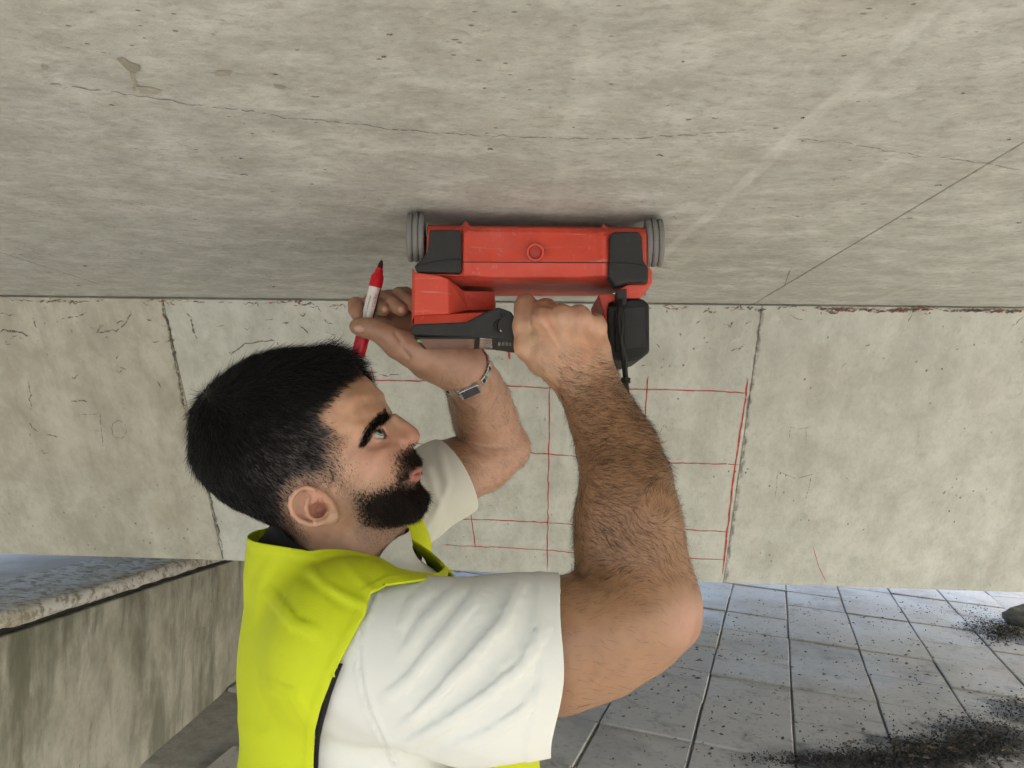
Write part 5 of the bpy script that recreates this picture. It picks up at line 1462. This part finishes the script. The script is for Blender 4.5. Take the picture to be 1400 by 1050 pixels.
v_trunk = A3((-.200, -.135, .83, .074, .070), (-.196, -.20, .83, .080, .080), (-.162, -.29, .83, .118, .150), (-.130, -.42, .83, .150, .166), (-.125, -.72, .83, .155, .170))
v_yoke = A3((-.150, -.242, .70, .062, .064), (-.190, -.232, .83, .056, .056), (-.172, -.238, .965, .062, .064))
v_folds = [([(425, 775), (440, 800), (480, 818), (508, 832)], .0030, 7), ([(405, 785), (445, 806), (470, 830)], -.0022, 8), ([(470, 768), (500, 800), (515, 820)], .0022, 7), ([(360, 800), (400, 850), (440, 870)], .0030, 22), ([(350, 930), (400, 950), (425, 990)], .0028, 20), ([(370, 765), (352, 800), (345, 850)], .003, 9), ([(520, 770), (560, 782), (610, 792)], -.0018, 6)]
def vest_sdf(p):
    d = limb(p, v_trunk, .03, pad=.06)
    d = smin(d, limb(p, v_yoke, .02, pad=.06), .03)
    d = smin(d, tee_base(p, slv_r[:2]) - .0065, .012)
    m = np.abs(d) < .014
    if m.any():
        q = p[m]; dd = d[m]; px = topx(q).astype(f4); nr = q[:, 2] < .85
        for l, a, w in v_folds:
            ds, pr = polydist(px, l); dd = dd - nr * a * np.exp(-(ds / w) ** 2) * np.sqrt(np.clip(4 * pr * (1 - pr), .1, 1))
        dd = dd + .0015 * np.sin(q[:, 0] * 40 + q[:, 2] * 55 + 1) * np.sin(q[:, 1] * 36 - q[:, 2] * 30)
        d[m] = dd
    return d
arm_poly = np.array([(506, 812), (500, 838), (475, 885), (455, 925), (439, 965), (430, 1000), (427, 1060), (428, 1400), (640, 1400), (648, 1060), (662, 1010), (690, 950), (720, 850), (720, 797), (640, 792), (580, 793), (530, 800)])
def vest_cut(p):
    ad = np.abs(p[:, 2] - .83)
    plane = (p[:, 1] + .162 + .19 * (p[:, 0] + .278) - .012 * (ad / .075) ** 2) / 1.018
    hw = np.where(p[:, 2] < .83, np.clip(.086 - (p[:, 0] + .115) * .7, .014, .086), np.clip(.088 - (p[:, 0] + .125) * .62, .020, .088))
    neck = np.minimum(plane, hw - ad)
    front = np.minimum(p[:, 0] + .07, np.clip(hw * .8, .012, .05) - ad)
    sd = -polysd(topx(p), arm_poly) * .68 / F
    arm = np.minimum(sd, .742 - p[:, 2])
    q = (p - np.array([-.15, -.27, 1.03])); farm = .070 - np.sqrt(q[:, 0] ** 2 + (q[:, 1] * .8) ** 2 + (q[:, 2] * 1.1) ** 2)
    farm2 = np.minimum((p - Cc(552, 700, 1.025)) @ hl_n, p[:, 2] - .93)
    return np.maximum.reduce([neck, front, arm, farm, farm2])
def vest_rim(V, m): return .0012 * sstep(-.0085, -.0070, m)
sheet('safety_vest', vest_sdf, (-.32, -.60, .60), (.05, -.06, 1.06), .003, vest_cut, [M['vest']], .0022, person, vest_rim)
print('vest', round(_time.time() - _t0, 1))
def march(f, px, py, d0=.45, d1=1.0):
    ray = np.array([(px - 700) / F, -(py - 525) / F, 1.0]); d = d0
    for _ in range(80):
        v_ = float(f((ray * d)[None].astype(f4))[0]); d += max(.0004, v_ * .8)
        if v_ < .0006 or d > d1: break
    return ray * d
# dark binding seen along the arm opening
bl = [(468, 903), (457, 926), (448, 946), (440, 966), (434, 985), (430, 1003), (428, 1025), (427, 1050), (427, 1080)]
V = []; Q = []
for k_, (x, y) in enumerate(bl):
    w_ = 9.5 * min(1, .25 + k_ * .22)
    a_ = march(tee_base, x - 4, y); b_ = march(tee_base, x + w_, y + 2)
    V += [a_ - np.array([0, 0, .0050]), b_ - np.array([0, 0, .0042])]
for k_ in range(len(bl) - 1): Q.append((2 * k_, 2 * k_ + 1, 2 * k_ + 3, 2 * k_ + 2))
o = np_mesh('vest_binding', c2w(np.array(V)), np.array(Q), M['lining'])
s_ = o.modifiers.new('thick', 'SOLIDIFY'); s_.thickness = .0015; adopt(o, person)
# dark undershirt collar standing behind the neck
V = []; Q = []
ring = [(k, 2 * math.pi * k / 64) for k in range(64)]
for k, a in ring:
    cx, sx = math.cos(a), math.sin(a)
    back = max(0, -cx)
    for (rr_, yy) in ((.0, .0), (.004, -.012), (.012, -.030), (.030, -.050)):
        V.append((-.186 + (.066 + rr_) * cx, -.148 + .018 * back - .045 * max(0, cx) + yy - .024 * abs(sx), .832 + (.0655 + rr_) * sx))
for k, a in ring:
    l = (k + 1) % 64
    for j in range(3): Q.append((k * 4 + j, l * 4 + j, l * 4 + j + 1, k * 4 + j + 1))
o = np_mesh('undershirt_collar', c2w(np.array(V)), np.array(Q), M['lining'])
s_ = o.modifiers.new('thick', 'SOLIDIFY'); s_.thickness = .0025; s_.offset = 0; adopt(o, person)
# trousers seen only from a step aside
trousers_l = A3((-.150, -.66, .83, .105, .150), (-.150, -.78, .83, .112, .160))
leg_n = A3((-.150, -.76, .755, .088, .080), (-.140, -1.15, .745, .066, .066), (-.160, -1.58, .74, .058, .058))
leg_f = A3((-.150, -.76, .905, .088, .080), (-.140, -1.15, .915, .066, .066), (-.160, -1.58, .92, .058, .058))
def trs_sdf(p):
    d = limb(p, trousers_l, .02, pad=.06)
    d = smin(d, limb(p, leg_n, .02, pad=.06), .02); return smin(d, limb(p, leg_f, .02, pad=.06), .02)
M['trouser'] = fabric('grey_work_cloth', (0.20, 0.205, 0.20), 700)
tV, tQ = surface(trs_sdf, (-.30, -1.68, .62), (.0, -.55, 1.04), .006)
tQ = flipcheck(tV, tQ, grad(trs_sdf, tV)); o = np_mesh('trousers', c2w(tV), tQ, M['trouser']); adopt(o, person)
M['boot'] = plain('boot_leather', (.05, .04, .03), .6)
def boot_sdf(p):
    d = np.full(len(p), .06, f4)
    for dd in (.74, .92):
        d = np.minimum(d, limb(p, A3((-.17, -1.62, dd, .055, .052), (-.17, -1.70, dd, .055, .05), (-.06, -1.715, dd - .005, .042, .05)), .02, pad=.05))
    return d
tV, tQ = surface(boot_sdf, (-.28, -1.80, .66), (.02, -1.52, 1.0), .006)
tQ = flipcheck(tV, tQ, grad(boot_sdf, tV)); o = np_mesh('boots', c2w(tV), tQ, M['boot']); adopt(o, person)

# ------------------------------------------------------------------ wrist watch
watch = empty('wrist_watch', Vector(c2w(Cc(634, 505, .948))))
tag(watch, 'steel bracelet wrist watch with dark rectangular face on the raised far wrist', 'watch')
wc = Cc(635, 506.5, .953); wa = Cc(659, 550, 1.05) - Cc(632, 503, .948); wa /= np.linalg.norm(wa)
e1 = np.array([.714, .70, 0]); e1 -= wa * (e1 @ wa); e1 /= np.linalg.norm(e1)
e2 = np.cross(wa, e1); e2 = -e2 if e2[2] > 0 else e2
WR1, WR2 = .0325, .0275
def wpt(th, rr_=0.0, aa=0.0): return wc + e1 * (WR1 + rr_) * math.cos(th) + e2 * (WR2 + rr_) * math.sin(th) + wa * aa
M['facedark'] = plain('watch_face_glass', (.018, .018, .024), .08, bump=0, spec=.8)
def wblock(name, th, dth, aw, h, mat, inner=0.0):
    V = []
    for rr_ in (inner, h):
        for t_, a_ in ((th - dth, -aw), (th + dth, -aw), (th + dth, aw), (th - dth, aw)): V.append(c2w(wpt(t_, rr_, a_)))
    o = mesh_from(name, V, [(0, 1, 2, 3), (7, 6, 5, 4), (0, 4, 5, 1), (1, 5, 6, 2), (2, 6, 7, 3), (3, 7, 4, 0)], mat)
    bm = bmesh.new(); bm.from_mesh(o.data); bmesh.ops.recalc_face_normals(bm, faces=bm.faces); bm.to_mesh(o.data); bm.free()
    bevel(o, .0005, 2); adopt(o, watch); return o
th_face = math.radians(112)
for k in range(24):
    th = 2 * math.pi * k / 24
    if abs((th - th_face + math.pi) % (2 * math.pi) - math.pi) < .40: continue
    wblock('bracelet_link', th, math.pi / 24 * .88, .0080, .0024, M['steel'])
    wblock('bracelet_link', th, math.pi / 24 * .5, .0032, .0029, M['black'] if k % 2 else M['steel'], .0018)
wblock('watch_case', th_face, .37, .0102, .0056, M['steel'])
wblock('watch_dial', th_face, .29, .0084, .0064, M['facedark'], .0055)

# ------------------------------------------------------------------ red marker pen
mk0, mk1 = P(489, 488, .928), P(522, 356, .928)
mk = empty('marker_pen', mk0)
tag(mk, 'uncapped red permanent marker with white printed barrel held in the far hand', 'marker')
max_ = (mk1 - mk0); ML = max_.length; max_.normalize()
M['redcap'] = hard_plastic('glossy_red_plastic', (0.50, 0.010, 0.022), .28, .05)
M['whitelabel'] = plain('white_label', (.66, .66, .63), .4, bump=0)
M['nib'] = plain('felt_nib', (.022, .010, .008), .9)
k = ML / .1193
lathe('tail_cap', mk0, max_, [(0, .0050), (.0008, .0068), (.0020, .0083), (.0225 * k, .0085), (.0245 * k, .0084), (.0248 * k, .0072)], 28, M['redcap'], mk)
lathe('barrel', mk0, max_, [(.0240 * k, .0073), (.0860 * k, .0073)], 32, M['whitelabel'], mk)
lathe('front_collar', mk0, max_, [(.0858 * k, .0066), (.0862 * k, .0082), (.0985 * k, .0078), (.1010 * k, .0068), (.1035 * k, .0052), (.1075 * k, .0049), (.1080 * k, .0042), (.1100 * k, .0038)], 28, M['redcap'], mk)
lathe('nib', mk0, max_, [(.1095 * k, .0034), (.1140 * k, .0031), (.1165 * k, .0024), (.1195 * k, .0008)], 16, M['nib'], mk)
# clip rib on the cap and a black strip along the barrel's right side
toc = (Vector((0, 0, CAM_H)) - mk0).normalized(); mside = max_.cross(toc).normalized(); toc = mside.cross(max_).normalized()
if toc.y > 0: toc = -toc
if mside.x < 0: mside = -mside
def arcpatch(name, h0, h1, a0, a1, r_, mat):
    V = []; Fc = []; n = 10
    for i in range(n + 1):
        a = a0 + (a1 - a0) * i / n; dv = toc * math.cos(a) + mside * math.sin(a)
        V += [mk0 + max_ * h0 + dv * r_, mk0 + max_ * h1 + dv * r_]
    for i in range(n): Fc.append((2 * i, 2 * i + 1, 2 * i + 3, 2 * i + 2))
    o = mesh_from(name, V, Fc, mat, None, True); adopt(o, mk); return o
arcpatch('black_strip', .0260 * k, .0855 * k, math.radians(52), math.radians(120), .00738, M['black'])
V, Fc = tube_mesh([mk0 + max_ * .004 + (toc * .8 + mside * .6) * .0081, mk0 + max_ * .023 + (toc * .8 + mside * .6) * .0083], .0012, 8)
o = mesh_from('cap_rib', V, Fc, M['redcap'], None, True); adopt(o, mk)
def lettering(txt, size, h, side, mat):
    cu = bpy.data.curves.new('lettering', 'FONT'); cu.body = txt; cu.size = size; cu.align_x = 'CENTER'; cu.align_y = 'CENTER'; cu.extrude = 0
    ob = bpy.data.objects.new('tmp', cu); COL.objects.link(ob)
    dg = bpy.context.evaluated_depsgraph_get(); me = bpy.data.meshes.new_from_object(ob.evaluated_get(dg)); bpy.data.objects.remove(ob)
    r_ = .00742
    for v_ in me.vertices:
        x, y = v_.co.x, v_.co.y
        a = side + y / r_
        # text runs down the barrel, tops of the letters to the right
        p_ = mk0 + max_ * (h - x) + (toc * math.cos(a) + mside * math.sin(a)) * r_
        v_.co = p_
    me.name = 'lettering'
    o = link('lettering', me, mat); adopt(o, mk)
M['printred'] = plain('red_print', (.62, .05, .04), .5, bump=0); M['printdark'] = plain('dark_print', (.05, .06, .06), .5, bump=0)
lettering('PRIMA', .0062, .0700 * k, math.radians(22), M['printred'])
lettering('PERMANENT MARKER', .0032, .0590 * k, math.radians(-24), M['printdark'])
